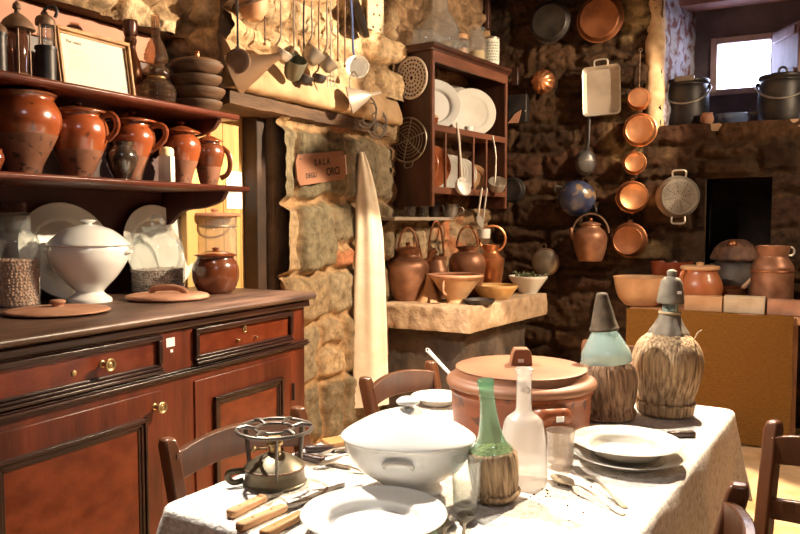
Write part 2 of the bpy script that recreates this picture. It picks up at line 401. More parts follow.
def masonry(name, O, U, N, W, Hh, res=.012, ch=.2, sw=.28, depth=.03, seed=1, pal=((.2, .15, .1),), mortar=(.4, .3, .2), holes=(), jag=.025, edge=.03, rough=.012, m=None, patch=None, hmax=.16):
    O = Vector(O); U = Vector(U).normalized(); V = Vector((0, 0, 1)); N = Vector(N).normalized()
    nu = int(W / res) + 1; nv = int(Hh / res) + 1
    gu, gv = np.meshgrid(np.linspace(0, W, nu), np.linspace(0, Hh, nv))
    rs = np.random.RandomState(seed)
    uu = gu + jag * fbm(gu * 5, gv * 5, seed + 1); vv = gv + jag * fbm(gu * 5 + 9, gv * 5 + 3, seed + 2) + .03 * fbm(gu * 1.3, gv * 1.3, seed + 5)
    rows = [-.15 - rs.rand() * .1]
    while rows[-1] < Hh + .3: rows.append(rows[-1] + ch * (.55 + .9 * rs.rand()))
    rows = np.array(rows); ri = np.clip(np.searchsorted(rows, vv) - 1, 0, len(rows) - 2)
    t = np.zeros_like(gu); cr_ = np.zeros(gu.shape + (3,)); off = np.zeros_like(gu)
    for r in range(len(rows) - 1):
        mk = ri == r
        if not mk.any(): continue
        ed = [-.3 - rs.rand() * sw]
        while ed[-1] < W + .4: ed.append(ed[-1] + sw * (.45 + 1.1 * rs.rand()))
        ed = np.array(ed); u = uu[mk]; v = vv[mk]
        ci = np.clip(np.searchsorted(ed, u) - 1, 0, len(ed) - 2)
        n = len(ed) - 1
        split = np.where(rs.rand(n) < .3, .35 + .3 * rs.rand(n), 1.0)
        h = rows[r + 1] - rows[r]
        cut = rows[r] + split[ci] * h
        top = v > cut
        v0 = np.where(top, cut, rows[r]); v1 = np.where(top, rows[r + 1], cut)
        e = np.minimum(edge, .45 * h)
        du = np.minimum(u - ed[ci], ed[ci + 1] - u); dv = np.minimum(v - v0, v1 - v)
        a = np.clip(e - du, 0, None); b = np.clip(e - dv, 0, None)
        dd = np.clip((e - np.sqrt(a * a + b * b)) / e, 0, 1)
        t[mk] = dd * dd * (3 - 2 * dd)
        pid = rs.randint(0, len(pal), (n, 2)); br = .75 + .5 * rs.rand(n, 2); of = rs.rand(n, 2)
        k = top.astype(int)
        cr_[mk] = np.array(pal)[pid[ci, k]] * br[ci, k][:, None]; off[mk] = of[ci, k]
    hgt = .012 + t * depth * (.45 + .9 * off) + rough * fbm(gu * 9, gv * 9, seed + 7, 5) + .5 * rough * fbm(gu * 28, gv * 28, seed + 8, 3)
    hgt = np.clip(hgt, .003, hmax)
    mixf = np.clip(t * 1.6 - .2 + .35 * fbm(gu * 7, gv * 7, seed + 9), 0, 1)[..., None]
    colr = np.array(mortar) * (1 - mixf) + cr_ * mixf
    if patch: colr, hgt = patch(gu, gv, colr, hgt)
    pts = np.array(O)[None, None] + gu[..., None] * np.array(U) + gv[..., None] * np.array(V) + hgt[..., None] * np.array(N)
    idx = np.arange(nu * nv).reshape(nv, nu)
    quads = np.stack([idx[:-1, :-1], idx[:-1, 1:], idx[1:, 1:], idx[1:, :-1]], -1).reshape(-1, 4)
    cu = (gu[:-1, :-1] + res / 2).ravel(); cv = (gv[:-1, :-1] + res / 2).ravel()
    keep = np.ones(len(quads), bool)
    for (a, b, c, d) in holes: keep &= ~((cu > a) & (cu < b) & (cv > c) & (cv < d))
    quads = quads[keep]
    if U.cross(V).dot(N) < 0: quads = quads[:, ::-1]
    me = bpy.data.meshes.new(name)
    me.from_pydata(pts.reshape(-1, 3).tolist(), [], quads.tolist())
    ca = me.color_attributes.new('Col', 'FLOAT_COLOR', 'POINT')
    full = np.concatenate([colr.reshape(-1, 3), np.ones((nu * nv, 1))], 1).astype(np.float32)
    ca.data.foreach_set('color', full.ravel())
    me.polygons.foreach_set('use_smooth', [True] * len(me.polygons))
    me.materials.append(m)
    o = bpy.data.objects.new(name, me); C.objects.link(o)
    return structure(o)

mhood = mat('stone hood', (.34, .21, .11), (.50, .34, .19), rough=.9, scale=7, bump=.5, bscale=18)
mst_l = stonemat('left wall stone', bump=.9, bscale=20)
mst_p = stonemat('pillar stone', bump=.7, bscale=24)
mst_b = stonemat('back wall stone', bump=.7, bscale=22)

XL = -2.3; YB = 5.55; ZC = 3.2
TAN = [(.66, .50, .31), (.56, .41, .25), (.72, .56, .36), (.60, .43, .25)]
GREY = [(.20, .17, .11), (.25, .20, .13), (.17, .14, .09), (.38, .28, .17), (.22, .18, .12), (.30, .22, .13), (.28, .12, .06)]
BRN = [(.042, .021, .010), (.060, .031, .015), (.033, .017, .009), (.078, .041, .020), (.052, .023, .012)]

# upper stretch of the left wall, above hutch, doorway and pillar
masonry('wall_left', (-2.44, .6, 2.165), (0, 1, 0), (1, 0, 0), 2.06, ZC - 2.165, .011, .28, .42, .06, 11, TAN, (.40, .27, .15), m=mst_l, jag=.07, edge=.05, rough=.045)
masonry('wall_left', (-2.27, 2.6, 2.1), (0, 1, 0), (1, 0, 0), 1.6, ZC - 2.1, .011, .28, .42, .06, 12, TAN, (.40, .27, .15), m=mst_l, jag=.07, edge=.05, rough=.045)
masonry('wall_left', (-2.60, 2.6, 1.95), (1, 0, 0), (0, -1, 0), .34, ZC - 1.95, .011, .28, .36, .03, 14, TAN, (.40, .27, .15), m=mst_l, jag=.05, edge=.05, rough=.03)
structure(MB().box(-2.8, -2.285, 2.61, 4.3, 1.98, ZC).build('wall_left', mhood))
structure(MB().box(-2.9, -2.36, 4.0, 4.4, 0, ZC).build('wall_left', mhood))
structure(MB().box(-2.9, -2.36, 4.4, 6.3, 0, ZC).build('wall_left', mhood))
# the pillar between the doorway and the plate rack
masonry('wall_left', (XL, 3.03, 0), (0, 1, 0), (1, 0, 0), 1.17, 1.97, .010, .27, .33, .055, 27, GREY, (.36, .235, .125), m=mst_p, jag=.05, edge=.045, rough=.02)
structure(MB().box(-2.75, XL - .012, 3.03, 4.2, 0, 1.97).build('wall_left', mat('pillar reveal', (.09, .055, .03), (.2, .13, .075), rough=.95, scale=9, bump=.7)))
# wall behind the hutch and the sideboard
structure(MB().box(-2.8, -2.55, -1.6, 2.58, 0, 1.98).build('wall_left', mplaster))
structure(MB().box(-2.8, -2.55, -1.6, 2.62, 1.98, 2.17).build('wall_left', mplaster))
structure(MB().box(-2.8, -2.435, -1.6, 2.62, 2.17, ZC).build('wall_left', mplaster))
# stretch with the plate rack and the slab
wa = Vector((-2.3, 4.15, 0)); wb = Vector((-2.14, 5.6, 0)); wu = (wb - wa).normalized()
wn = Vector((wu.y, -wu.x, 0))
def redpatch(gu, gv, colr, hgt):
    # a band of red and tan brick rubble low on this stretch
    w = np.clip((.34 - np.abs(gv - 1.16)) * 6, 0, 1) * np.clip((1.0 - gu) * 5, 0, 1)
    k = np.clip(fbm(gu * 7, gv * 7, 77, 2) * 2 + .3, 0, 1)
    rc = np.array((.62, .23, .10))[None, None] * k[..., None] + np.array((.46, .34, .21))[None, None] * (1 - k[..., None])
    return colr * (1 - w[..., None]) + rc * w[..., None], hgt
masonry('wall_left', wa, wu, wn, (wb - wa).length, ZC, .012, .22, .3, .04, 31, [(.24, .15, .085), (.32, .2, .11), (.2, .12, .07)], (.34, .22, .125), m=mst_b, jag=.04, edge=.04, rough=.02, patch=redpatch)

# stone hood over the doorway: a sloping block along the wall
def slopeblock(y0, y1, prof, n=60, amp=.010, seed=3):
    mb = MB(); rings = []
    for i in range(n + 1):
        y = y0 + (y1 - y0) * i / n
        rings.append([(x + amp * noise3(x * 9, y * 9, z * 9 + seed), y, z + amp * noise3(x * 9 + 4, y * 9, z * 9 + seed)) for x, z in prof])
    return mb.loft(rings)
from mathutils import noise as _mn
def noise3(x, y, z): return _mn.noise(Vector((x, y, z)))
hp = [(-2.45, 1.95), (-2.30, 1.945), (-2.18, 1.95), (-2.165, 1.965), (-2.16, 1.99), (-2.165, 2.02), (-2.19, 2.08), (-2.22, 2.13), (-2.25, 2.17), (-2.29, 2.19), (-2.45, 2.19)]
structure(slopeblock(2.60, 4.14, hp).build('trim_1', mhood, sharp=60))
structure(slopeblock(2.62, 4.10, [(-2.5, 1.87), (-2.33, 1.87), (-2.23, 1.88), (-2.225, 1.943), (-2.5, 1.943)], seed=8).build('trim_2', mat('dark lintel timber', (.05, .025, .012), (.13, .07, .035), rough=.8, scale=5, stretch=(3, .5, 3), bump=.5)))

# the doorway: yellow plank door deep in the recess and a shade-coloured jamb
dr = structure(bpy.data.objects.new('door_1', None)); C.objects.link(dr); dr.location = (-2.46, 2.72, 0)
for i in range(4):
    MB().box(-.02, .02, -.16 + i * .125, -.16 + i * .125 + .122, 0.02, 1.87).build('plank', mwood_pine, dr, bevel=.004)
structure(MB().box(-2.5, -2.35, 2.955, 3.028, 0, 1.93).build('trim_3', mshade_jamb, bevel=.006))  # shade of the pillar's reveal put into the jamb's near-black colour
structure(MB().box(-2.9, -2.70, 2.4, 3.2, 0, 2.2).build('wall_left', mplaster))

# back wall with the window opening and the dark niche
WX0, WX1, WZ0, WZ1 = -.845, .42, 2.02, 3.0
NX0, NX1, NZ0, NZ1 = -.548, -.145, .78, 1.65
bx0 = -2.25
def lit_rubble(gu, gv, colr, hgt):
    # bigger stones round the copper pans, raking light on them put into pale colour
    x = gu + bx0; k = np.clip(1 - np.abs(x + 1.02) / .28, 0, 1) * np.clip(fbm(gu * 6, gv * 6, 55, 3) * 3 - .1, 0, 1) * (gv > 1.1)
    return colr * (1 - k[..., None]) + np.array((.34, .24, .12)) * k[..., None], np.minimum(hgt + .04 * k, .08)
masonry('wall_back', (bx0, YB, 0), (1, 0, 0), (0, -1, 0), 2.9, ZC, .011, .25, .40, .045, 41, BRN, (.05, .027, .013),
        holes=[(WX0 - bx0, WX1 - bx0, WZ0, WZ1), (NX0 - bx0, NX1 - bx0, NZ0, NZ1)], m=mst_b, jag=.05, edge=.045, rough=.03, patch=lit_rubble, hmax=.072)
structure(MB().box(.62, 2.3, YB, YB + .1, 0, ZC).build('wall_back', mplaster))
# solid wall behind the stone face
bk = MB()
for a, b, c, d in ((-2.9, WX0, 0, ZC), (WX0, 2.3, WZ1, ZC), (WX1, 2.3, 0, WZ1), (WX0, WX1, NZ1, WZ0), (WX0, NX0, 0, NZ1), (NX1, WX1, 0, NZ1), (NX0, NX1, 0, NZ0)): bk.box(a, b, YB + .0, YB + .25, c, d)
structure(bk.build('wall_back', mat('wall core', (.06, .035, .02), (.12, .07, .035), rough=1, scale=6)))
# niche lining
nm = mat('dark niche lining', (.012, .008, .006), (.03, .018, .012), rough=1, scale=8, bump=.5)  # near-black colour over the whole lining
nb = MB(); Y1 = YB + .5
b0 = len(nb.v)
nb.v += [(NX0, YB + .002, NZ0), (NX1, YB + .002, NZ0), (NX1, YB + .002, NZ1), (NX0, YB + .002, NZ1), (NX0, Y1, NZ0), (NX1, Y1, NZ0), (NX1, Y1, NZ1), (NX0, Y1, NZ1)]
nb.f += [(4, 5, 6, 7), (0, 4, 7, 3), (1, 2, 6, 5), (0, 1, 5, 4), (3, 7, 6, 2)]
structure(nb.build('wall_back', nm))
# window reveal: splayed sides, sill, head
YW = 6.1
wx0, wx1, wz0, wz1 = -.71, .36, 2.06, 2.93
g = MB()
def plate(q): b = len(g.v); g.v.extend(q); g.f.append((b, b + 1, b + 2, b + 3))
fr_ = [(WX0, YB + .002, WZ0), (WX1, YB + .002, WZ0), (WX1, YB + .002, WZ1), (WX0, YB + .002, WZ1)]
bk_ = [(wx0, YW, wz0), (wx1, YW, wz0), (wx1, YW, wz1), (wx0, YW, wz1)]
def rough_panel(name, a, b, c, d, m, n=28, amp=.02, seed=0, nrm=(1, 0, 0)):
    q = MB(); a, b, c, d = map(Vector, (a, b, c, d))
    for j in range(n + 1):
        for i in range(n + 1):
            s, t = i / n, j / n
            p = a * (1 - s) * (1 - t) + b * s * (1 - t) + c * s * t + d * (1 - s) * t
            k = noise3(p.x * 8 + seed, p.y * 8, p.z * 8) * amp * min(1, 8 * s * (1 - s) + .25)
            q.v.append(tuple(p + Vector(nrm) * k))
    for j in range(n):
        for i in range(n): o = j * (n + 1) + i; q.f.append((o, o + 1, o + n + 2, o + n + 1))
    return structure(q.build(name, m, sharp=180))
rough_panel('trim_4', fr_[0], bk_[0], bk_[3], fr_[3], mplaster_w, nrm=(1, 0, 0), amp=.035)
rough_panel('trim_5', fr_[1], bk_[1], bk_[2], fr_[2], mplaster_w, seed=5, nrm=(-1, 0, 0))
rough_panel('trim_6', fr_[3], bk_[3], bk_[2], fr_[2], mat('flaking lintel', (.30, .22, .22), (.55, .52, .54), rough=.95, scale=6, bump=.5, bscale=9), seed=9, nrm=(0, 0, -1))
structure(MB().loft([[(WX0, YB - .02, WZ0 - .05), (WX1, YB - .02, WZ0 - .05), (WX1, YB - .02, WZ0), (WX0, YB - .02, WZ0)], [(wx0, YW, WZ0 - .05), (wx1, YW, WZ0 - .05), (wx1, YW, WZ0 + .003), (wx0, YW, WZ0 + .003)]]).build('trim_7', mat('stone sill', (.28, .17, .10), (.46, .31, .2), rough=.9, scale=8, bump=.5)))
structure(MB().box(wx0 - .1, wx1 + .1, YW - .3, YW - .1, WZ1 - .10, WZ1 - .045).build('trim_8', mat('head beam', (.13, .055, .045), (.26, .13, .11), rough=.8, scale=6, bump=.4)))
# outer wall round the small window
PX0, PX1, PZ0, PZ1 = -.552, -.195, 2.335, 2.665
w = MB(); hw = .045
w.box(wx0 - .12, PX0 - hw, YW, YW + .12, 1.9, 3.1); w.box(PX1 + hw, wx1 + .2, YW, YW + .12, 1.9, 3.1)
w.box(PX0 - hw, PX1 + hw, YW, YW + .12, 1.9, PZ0 - hw); w.box(PX0 - hw, PX1 + hw, YW, YW + .12, PZ1 + hw, 3.1)
structure(w.build('wall_back', mat('bluish plaster', (.065, .05, .06), (.12, .09, .11), rough=.95, scale=5, bump=.4)))
win = structure(bpy.data.objects.new('window_1', None)); C.objects.link(win); win.location = ((PX0 + PX1) / 2, YW, PZ0)
hx = (PX1 - PX0) / 2; hz = PZ1 - PZ0
fb = MB()
fb.box(-hx - hw, -hx, -.02, .06, -hw, hz + hw); fb.box(hx, hx + hw, -.02, .06, -hw, hz + hw); fb.box(-hx, hx, -.02, .06, -hw, 0); fb.box(-hx, hx, -.02, .06, hz, hz + hw)
fb.build('window_frame', mwinwood, win, bevel=.005)
MB().box(-hx, hx, .02, .024, 0, hz).build('pane', mgl_win, win)
sb_ = MB().box(0, .36, -.015, .015, -.02, hz + .03)
for z in (.02, hz - .03): sb_.box(.03, .33, -.03, -.015, z - .02, z + .04)
so = sb_.build('shutter', mat('pink shutter wood', (.15, .085, .085), (.25, .16, .16), rough=.6, scale=5, stretch=(3, 3, .4), bump=.2), win, (hx + .02, -.035, 0), math.radians(-62), bevel=.004)

# floor, ceiling, the two walls behind the viewer
structure(MB().box(-2.9, 2.4, -1.8, 6.3, -.1, 0).build('floor', mfloor))
structure(MB().box(-2.9, 2.4, -1.8, YB + .02, ZC, ZC + .1).build('ceiling', mplaster))
structure(MB().box(2.2, 2.3, -1.8, YB + .1, 0, ZC).build('wall_right', mplaster))
structure(MB().box(-2.9, 2.3, -1.7, -1.6, 0, ZC).build('wall_front', mplaster))

# ------------------------------------------------------------------ light
def spot(name, loc, to, power, size, blend, colr, rad=.03):
    l = bpy.data.lights.new(name, 'SPOT'); l.energy = power; l.spot_size = math.radians(size); l.spot_blend = blend; l.color = colr; l.shadow_soft_size = rad
    o = bpy.data.objects.new(name, l); C.objects.link(o); o.location = loc
    o.rotation_euler = (Vector(to) - Vector(loc)).to_track_quat('-Z', 'Y').to_euler()
    return o
WARM = (1, .79, .54)
spot('spot_sideboard', (-.3, 3.2, 2.4), (-1.21, 2.52, .06), 600, 99, .06, WARM)
spot('spot_wall', (.3, 3.9, 2.55), (-2.3, 2.6, 2.95), 1150, 57, .12, WARM)
spot('spot_rack', (.6, 4.3, 2.75), (-2.0, 5.0, 1.75), 430, 54, .15, WARM)
spot('spot_table', (-1.75, 1.75, 2.55), (-.1, 2.65, .55), 400, 100, .3, (1, .90, .76))
spot('spot_pans', (1.3, 4.35, 2.5), (-.75, 5.5, 1.6), 150, 60, .4, WARM)
l = bpy.data.lights.new('fill_light', 'POINT'); l.energy = 26; l.color = (.84, .88, 1); l.shadow_soft_size = .25  # added fill light above the viewer, bluish, lifts the shaded sides
o = bpy.data.objects.new('fill_light', l); C.objects.link(o); o.location = (.3, .0, 2.75)
po = bpy.data.lights.new('daylight_portal', 'AREA'); po.shape = 'RECTANGLE'; po.size = .36; po.size_y = .33; po.cycles.is_portal = True
oo = bpy.data.objects.new('daylight_portal', po); C.objects.link(oo); oo.location = ((PX0 + PX1) / 2, YW + .13, (PZ0 + PZ1) / 2); oo.rotation_euler = (-pi / 2, 0, 0)
wd = bpy.data.worlds.new('world'); scene.world = wd; wd.use_nodes = True
wd.node_tree.nodes['Background'].inputs['Color'].default_value = (.62, .70, 1, 1)
wd.node_tree.nodes['Background'].inputs['Strength'].default_value = 30
scene.view_settings.view_transform = 'Standard'; scene.view_settings.look = 'None'; scene.view_settings.gamma = 1; scene.view_settings.exposure = 0
scene.cycles.use_denoising = True
scene.cycles.transparent_max_bounces = 16

# rounded strip added at the window's left edge, raking light in its pale colour
cq = MB(); rg_ = []
for i in range(61):
    z = WZ0 - .02 + (WZ1 - WZ0 + .04) * i / 60; w_ = .012 * noise3(z * 9, 1.5, 3) + .006 * noise3(z * 30, 4, 1)
    rg_.append([(WX0 + .004, YB + .05, z), (WX0 - .12, YB + .05, z)] + [(WX0 - .058 + (.062 + w_) * math.cos(a), YB - .012 + (.062 + w_) * math.sin(a), z) for a in [-pi + pi * k / 12 for k in range(13)]])
structure(cq.loft(rg_).build('trim_9', mat('raking light strip', (.42, .27, .14), (.60, .42, .25), rough=.9, scale=14, bump=.7, bscale=24), sharp=60))
# ------------------------------------------------------------------ the sideboard
SX, SY = -2.05, 1.8
def sh(mb, p=(SX, SY, 0)): return mb.xf(Matrix.Translation((-p[0], -p[1], -p[2])))
side = thing('sideboard', 'long red walnut sideboard with drawers above panelled doors along the left wall', 'sideboard', (SX, SY, 0), 0)
FX = -1.82
sh(MB().box(-2.54, FX, .95, 2.59, 0.0, 1.0)).build('carcass', mwood_redv, side, bevel=.004)
t = MB().loft([[(x, y, z) for x, z in [(-2.545, 1.03), (-1.80, 1.03), (-1.786, 1.036), (-1.781, 1.045), (-1.786, 1.055), (-1.80, 1.06), (-2.545, 1.06)]] for y in (.9, 2.63)])
sh(t).build('countertop', mwood_top, side, bevel=.004)
sh(MB().box(-2.54, -1.803, .93, 2.61, 1.0, 1.0295)).build('cornice', mwood_dark, side, bevel=.008, bseg=3)
def mould(y0, y1, z0, z1, w, d=.016, m=None, wb=None, name='moulding', parent=None):
    q = MB(); x0 = FX - .002; wb = wb or w
    for a, b, c, e in ((y0, y1, z1 - w, z1), (y0, y0 + w, z0 + wb, z1 - w), (y1 - w, y1, z0 + wb, z1 - w)):
        q.box(x0, x0 + d, a, b, c, e)
    n = 3
    for k in range(n):
        q.box(x0, x0 + d * (1.25 - .3 * k), y0, y1, z0 + wb * k / n, z0 + wb * (k + 1) / n - .0006)
    return sh(q).build(name, m or mwood_dark, parent or side, bevel=.003)
mm = MB()
for k, (dx, za, zb) in enumerate(((.012, .838, .846), (.022, .846, .855), (.014, .855, .862))): mm.box(FX - .002, FX + dx, .94, 2.60, za, zb)
sh(mm).build('waist_moulding', mwood_dark, side, bevel=.003)
def knob(name, y, z, parent, L=.038):
    q = MB().lathe(solid([(.011, 0), (.011, .003), (.007, .006), (.006, .02), (.009, .027), (.0185, .032), (.0195, .036), (.0175, .039), (.012, .0365), (.010, .034), (.008, .036), (0.001, .038)], 3), 28)
    q.xf(Euler((0, pi / 2, 0)).to_matrix().to_4x4())
    return q.build(name, mbrass, parent, (FX + .004 - SX, y - SY, z))
for i, (y0, y1, ky) in enumerate(((1.10, 1.775, 1.543), (1.928, 2.49, None))):
    d = sh(MB().box(FX - .02, FX + .003, y0 + .004, y1 - .004, .872, .988)).build('drawer', mwood_pan, side, bevel=.002)
    f = mould(y0, y1, .868, .992, .017, .02, wb=.03, name='drawer_moulding', parent=d)
    yc = (y0 + y1) / 2
    if ky:
        k = knob('knob', ky, .935, d)
        sh(MB().lathe([(0, 0), (.008, 0), (.008, .003), (.004, .005), (0, .005)], 14).xf(Matrix.Translation((FX + .003, 1.444, .925)) @ Euler((0, pi / 2, 0)).to_matrix().to_4x4())).build('keyhole', mbrass, d)
    else:
        for dy, dz in ((-.055, -.02), (.05, -.022)):
            sh(MB().lathe([(0, 0), (.006, 0), (.004, .012), (0, .014)], 12).xf(Matrix.Translation((FX + .003, yc + dy, .94 + dz)) @ Euler((0, pi / 2, 0)).to_matrix().to_4x4())).build('handle_stub', mbrass, d)
        sh(MB().ring(.010, .003, (FX + .005, yc - .012, .957), 16, 6, 'x', .7, 1.2)).build('keyhole', mbrass, d)
    z0, z1 = .09, .81
    d = sh(MB().box(FX - .018, FX + .006, y0, y1, z0, z1)).build('door', mwood_redv, side, bevel=.003)
    ya, yb2 = y0 + (.085 if i == 0 else .09), y1 - .073
    q = MB()
    for w, dd in ((.0, .014), (.012, .009), (.022, .005)):
        for a, b, c, e in ((ya + w, yb2 - w, .735 - w - .011, .735 - w), (ya + w, yb2 - w, .16 + w, .171 + w), (ya + w, ya + w + .011, .16 + w, .735 - w), (yb2 - w - .011, yb2 - w, .16 + w, .735 - w)):
            q.box(FX + .004, FX + .006 + dd, a, b, c, e)
    sh(q).build('panel_moulding', mwood_dark, d, bevel=.002)
    sh(MB().box(FX + .004, FX + .008, ya + .034, yb2 - .034, .195, .70)).build('panel', mwood_pan, d)
    if i == 0: knob('knob', 1.745, .762, d)
    else:
        for z in (.66, .25): sh(MB().tube([(FX + .012, y1 + .002, z - .035), (FX + .012, y1 + .002, z + .035)], .006, 10)).build('hinge', miron, d)
sh(MB().box(FX, FX + .0015, 1.805, 1.842, .945, .974).xf(Matrix.Translation((0, 0, 0)))).build('sticker', mpaper_w, side)
sh(MB().box(FX, FX + .0015, 1.822, 1.833, .925, .935)).build('small_sticker', mpaper_w, side)
sh(MB().box(FX - .3, FX + .012, .94, 2.6, 0, .08)).build('plinth', mwood_dark, side, bevel=.006)

# ------------------------------------------------------------------ the shelf unit on it
hut = thing('dresser_hutch', 'red two-shelf hutch with back board standing on the sideboard', 'shelf unit', (-2.2, 1.7, 1.06), 0)
def hh(mb): return mb.xf(Matrix.Translation((2.2, -1.7, -1.06)))
hh(MB().box(-2.545, -2.52, .95, 2.52, 1.061, 2.05)).build('back_panel', mwood_back, hut)
hh(MB().box(-2.543, -2.505, .95, 2.48, 2.045, 2.165)).build('crest_board', mwood_pale, hut, bevel=.005)
ZL, ZU = 1.51, 1.813
def shelfb(y1, z): return hh(MB().loft([[(x, y, z + dz) for x, dz in [(-2.52, -.024), (-2.13, -.024), (-2.12, -.018), (-2.117, -.008), (-2.123, 0), (-2.52, 0)]] for y in (.95, y1)])).build('shelf', mwood_shelf, hut, bevel=.002)
shelfb(2.61, ZL); shelfb(2.55, ZU)
for z, y in ((ZL - .024, 2.49), (ZU - .024, 2.45)):
    out = cr([(-2.52, 0), (-2.52, -.13), (-2.48, -.14), (-2.44, -.11), (-2.38, -.08), (-2.28, -.07), (-2.2, -.05), (-2.17, -.03), (-2.15, 0)], 4)
    hh(MB().prism([(x, z + q) for x, q in out], y, y + .024)).build('bracket', mwood_back, hut, bevel=.003)
for z0, z1 in ((1.061, ZL - .025), (ZL, ZU - .025)):
    hh(MB().box(-2.52, -2.16 if z0 > 1.2 else -2.35, .955, .985, z0, z1)).build('side_board', mwood_back, hut)

# ------------------------------------------------------------------ upper shelf
def put(u, Z, X=None, Y=None): p, s, v = col(u, Z, X, Y); p.z = Z + .001; return p, s, v
def strap(mb, pts, w, th, n=7):
    return mb.tube(cr(pts, n), w, 8, flat=th / w)

p, s, vb = put(19, ZU, X=-2.26); Hh = (vb - 2) * s
L = thing('oil_lantern', 'brown rusty lantern with domed cap at the left end of the upper shelf', 'lantern', p)
MB().lathe(solid(K([(15, 0), (15, .03), (12, .07), (10, .10)], s, Hh))).build('base', miron_br, L)
MB().lathe(K([(8.5, .10), (9.5, .3), (9.5, .5), (8.5, .64)], s, Hh)).build('glass_tube', glass('smoky lantern glass', (.45, .3, .22), haze=.45, hazecol=(.2, .08, .05)), L)
MB().lathe(solid(K([(9, .63), (16, .64), (16, .67), (13, .74), (6, .82), (3, .84), (2.5, .88), (4, .90), (3.5, .95), (0, 1)], s, Hh), 4)).build('cap', miron_br, L)
for k in range(4):
    a = k * pi / 2 + .5
    MB().tube([(11 * s * math.cos(a), 11 * s * math.sin(a), .08 * Hh), (11 * s * math.cos(a), 11 * s * math.sin(a), .66 * Hh)], .9 * s, 6).build('guard_rod', miron_br, L)
p, s, vb = put(-1, ZU, X=-2.26); Hh = (vb - 20) * s
L = thing('metal_canister', 'dark metal canister cut off by the photo edge on the upper shelf', 'canister', p)
MB().lathe(solid(K([(8, 0), (8, .7), (9, .72), (9, .76)], s, Hh), 3)).build('body', miron, L)
MB().lathe(solid(K([(9.5, .76), (8, .85), (2, .95), (0, 1)], s, Hh), 3)).build('cap', miron_br, L)
p, s, vb = put(47, ZU, X=-2.27); Hh = (vb - 8) * s
L = thing('safety_lamp', 'slim dark metal lamp with hooked top beside the framed notice', 'lantern', p)
MB().lathe(solid(K([(10.5, 0), (10.5, .04), (9.5, .06), (9.5, .44), (10.5, .46), (10.5, .5)], s, Hh), 3)).build('body', miron, L)
MB().lathe(K([(7, .5), (7.5, .62), (7, .78)], s, Hh)).build('glass_tube', mgl_dusty, L)
MB().lathe(solid(K([(9, .76), (9.5, .8), (8, .86), (3, .9), (2.5, .93)], s, Hh), 3)).build('cap', miron_br, L)
MB().tube(cr([(-3 * s, 0, .9 * Hh), (2 * s, 0, .98 * Hh), (9 * s, 0, 1.0 * Hh), (12 * s, 0, .94 * Hh), (10 * s, 0, .86 * Hh)], 5), 1.7 * s, 8).build('hook', miron, L)
for k in range(3):
    a = k * 2.1 + .3
    MB().tube([(8.6 * s * math.cos(a), 8.6 * s * math.sin(a), .47 * Hh), (8.6 * s * math.cos(a), 8.6 * s * math.sin(a), .79 * Hh)], .8 * s, 6).build('guard_rod', miron_br, L)

# framed notice, leaning against the back board
ya, yb_ = P(59.5, 60, X=-2.242).y, P(135, 60, X=-2.242).y; fh = .225
L = thing('picture_frame', 'brown wooden frame holding a pale printed notice, leaning on the upper shelf', 'picture frame', (-2.242, (ya + yb_) / 2, ZU + .001), (math.radians(-8), 0, pi / 2))
hw_ = (yb_ - ya) / 2; b_ = .026
q = MB()
for pr, e in ((0, .018), (.008, .024), (.017, .014)):
    w0, w1 = pr, pr + .009
    q.box(-hw_ + w0, hw_ - w0, -e + .012, .012, w0, w1); q.box(-hw_ + w0, hw_ - w0, -e + .012, .012, fh - w1, fh - w0)
    q.box(-hw_ + w0, -hw_ + w1, -e + .012, .012, w1, fh - w1); q.box(hw_ - w1, hw_ - w0, -e + .012, .012, w1, fh - w1)
q.build('frame', mwood_frame, L, bevel=.0025)
MB().box(-hw_ + .01, hw_ - .01, .004, .011, .01, fh - .01).build('backing', mwood_dark, L)
pg = MB().box(-hw_ + .028, hw_ - .036, .0015, .0035, .026, fh - .026).build('notice', mpaper, L)
def text(s_, size, loc, rot, m, parent, name='lettering', ext=.0004, align='CENTER', bold=0):
    c = bpy.data.curves.new(name, 'FONT'); c.body = s_; c.size = size; c.extrude = ext; c.align_x = align; c.offset = bold
    o = bpy.data.objects.new(name, c); C.objects.link(o); o.parent = parent; o.location = loc; o.rotation_euler = rot
    c.materials.append(m)
    bpy.context.view_layer.update()
    me = bpy.data.meshes.new_from_object(o.evaluated_get(bpy.context.evaluated_depsgraph_get()))
    n_ = o.name; bpy.data.objects.remove(o)
    o = bpy.data.objects.new(name, me); C.objects.link(o); o.parent = parent; o.location = loc; o.rotation_euler = rot
    return o
text('Per visite', .017, (-hw_ + .048, .0008, fh - .055), (pi / 2, 0, 0), mink, pg, align='LEFT')
q = MB(); random.seed(3)
for i in range(7):
    x = -hw_ + .055; z = fh - .078 - i * .0105
    while x < -hw_ + .125:
        wd_ = random.uniform(.006, .016); q.box(x, x + wd_, .0008, .0014, z, z + .0016); x += wd_ + .004
q.build('small_print', mat('grey print', (.36, .30, .23)), pg)
MB().ring(.005, .0012, (hw_ - .05, .0012, .045), 16, 6, 'y').build('seal', mat('pale seal', (.6, .45, .25)), pg)

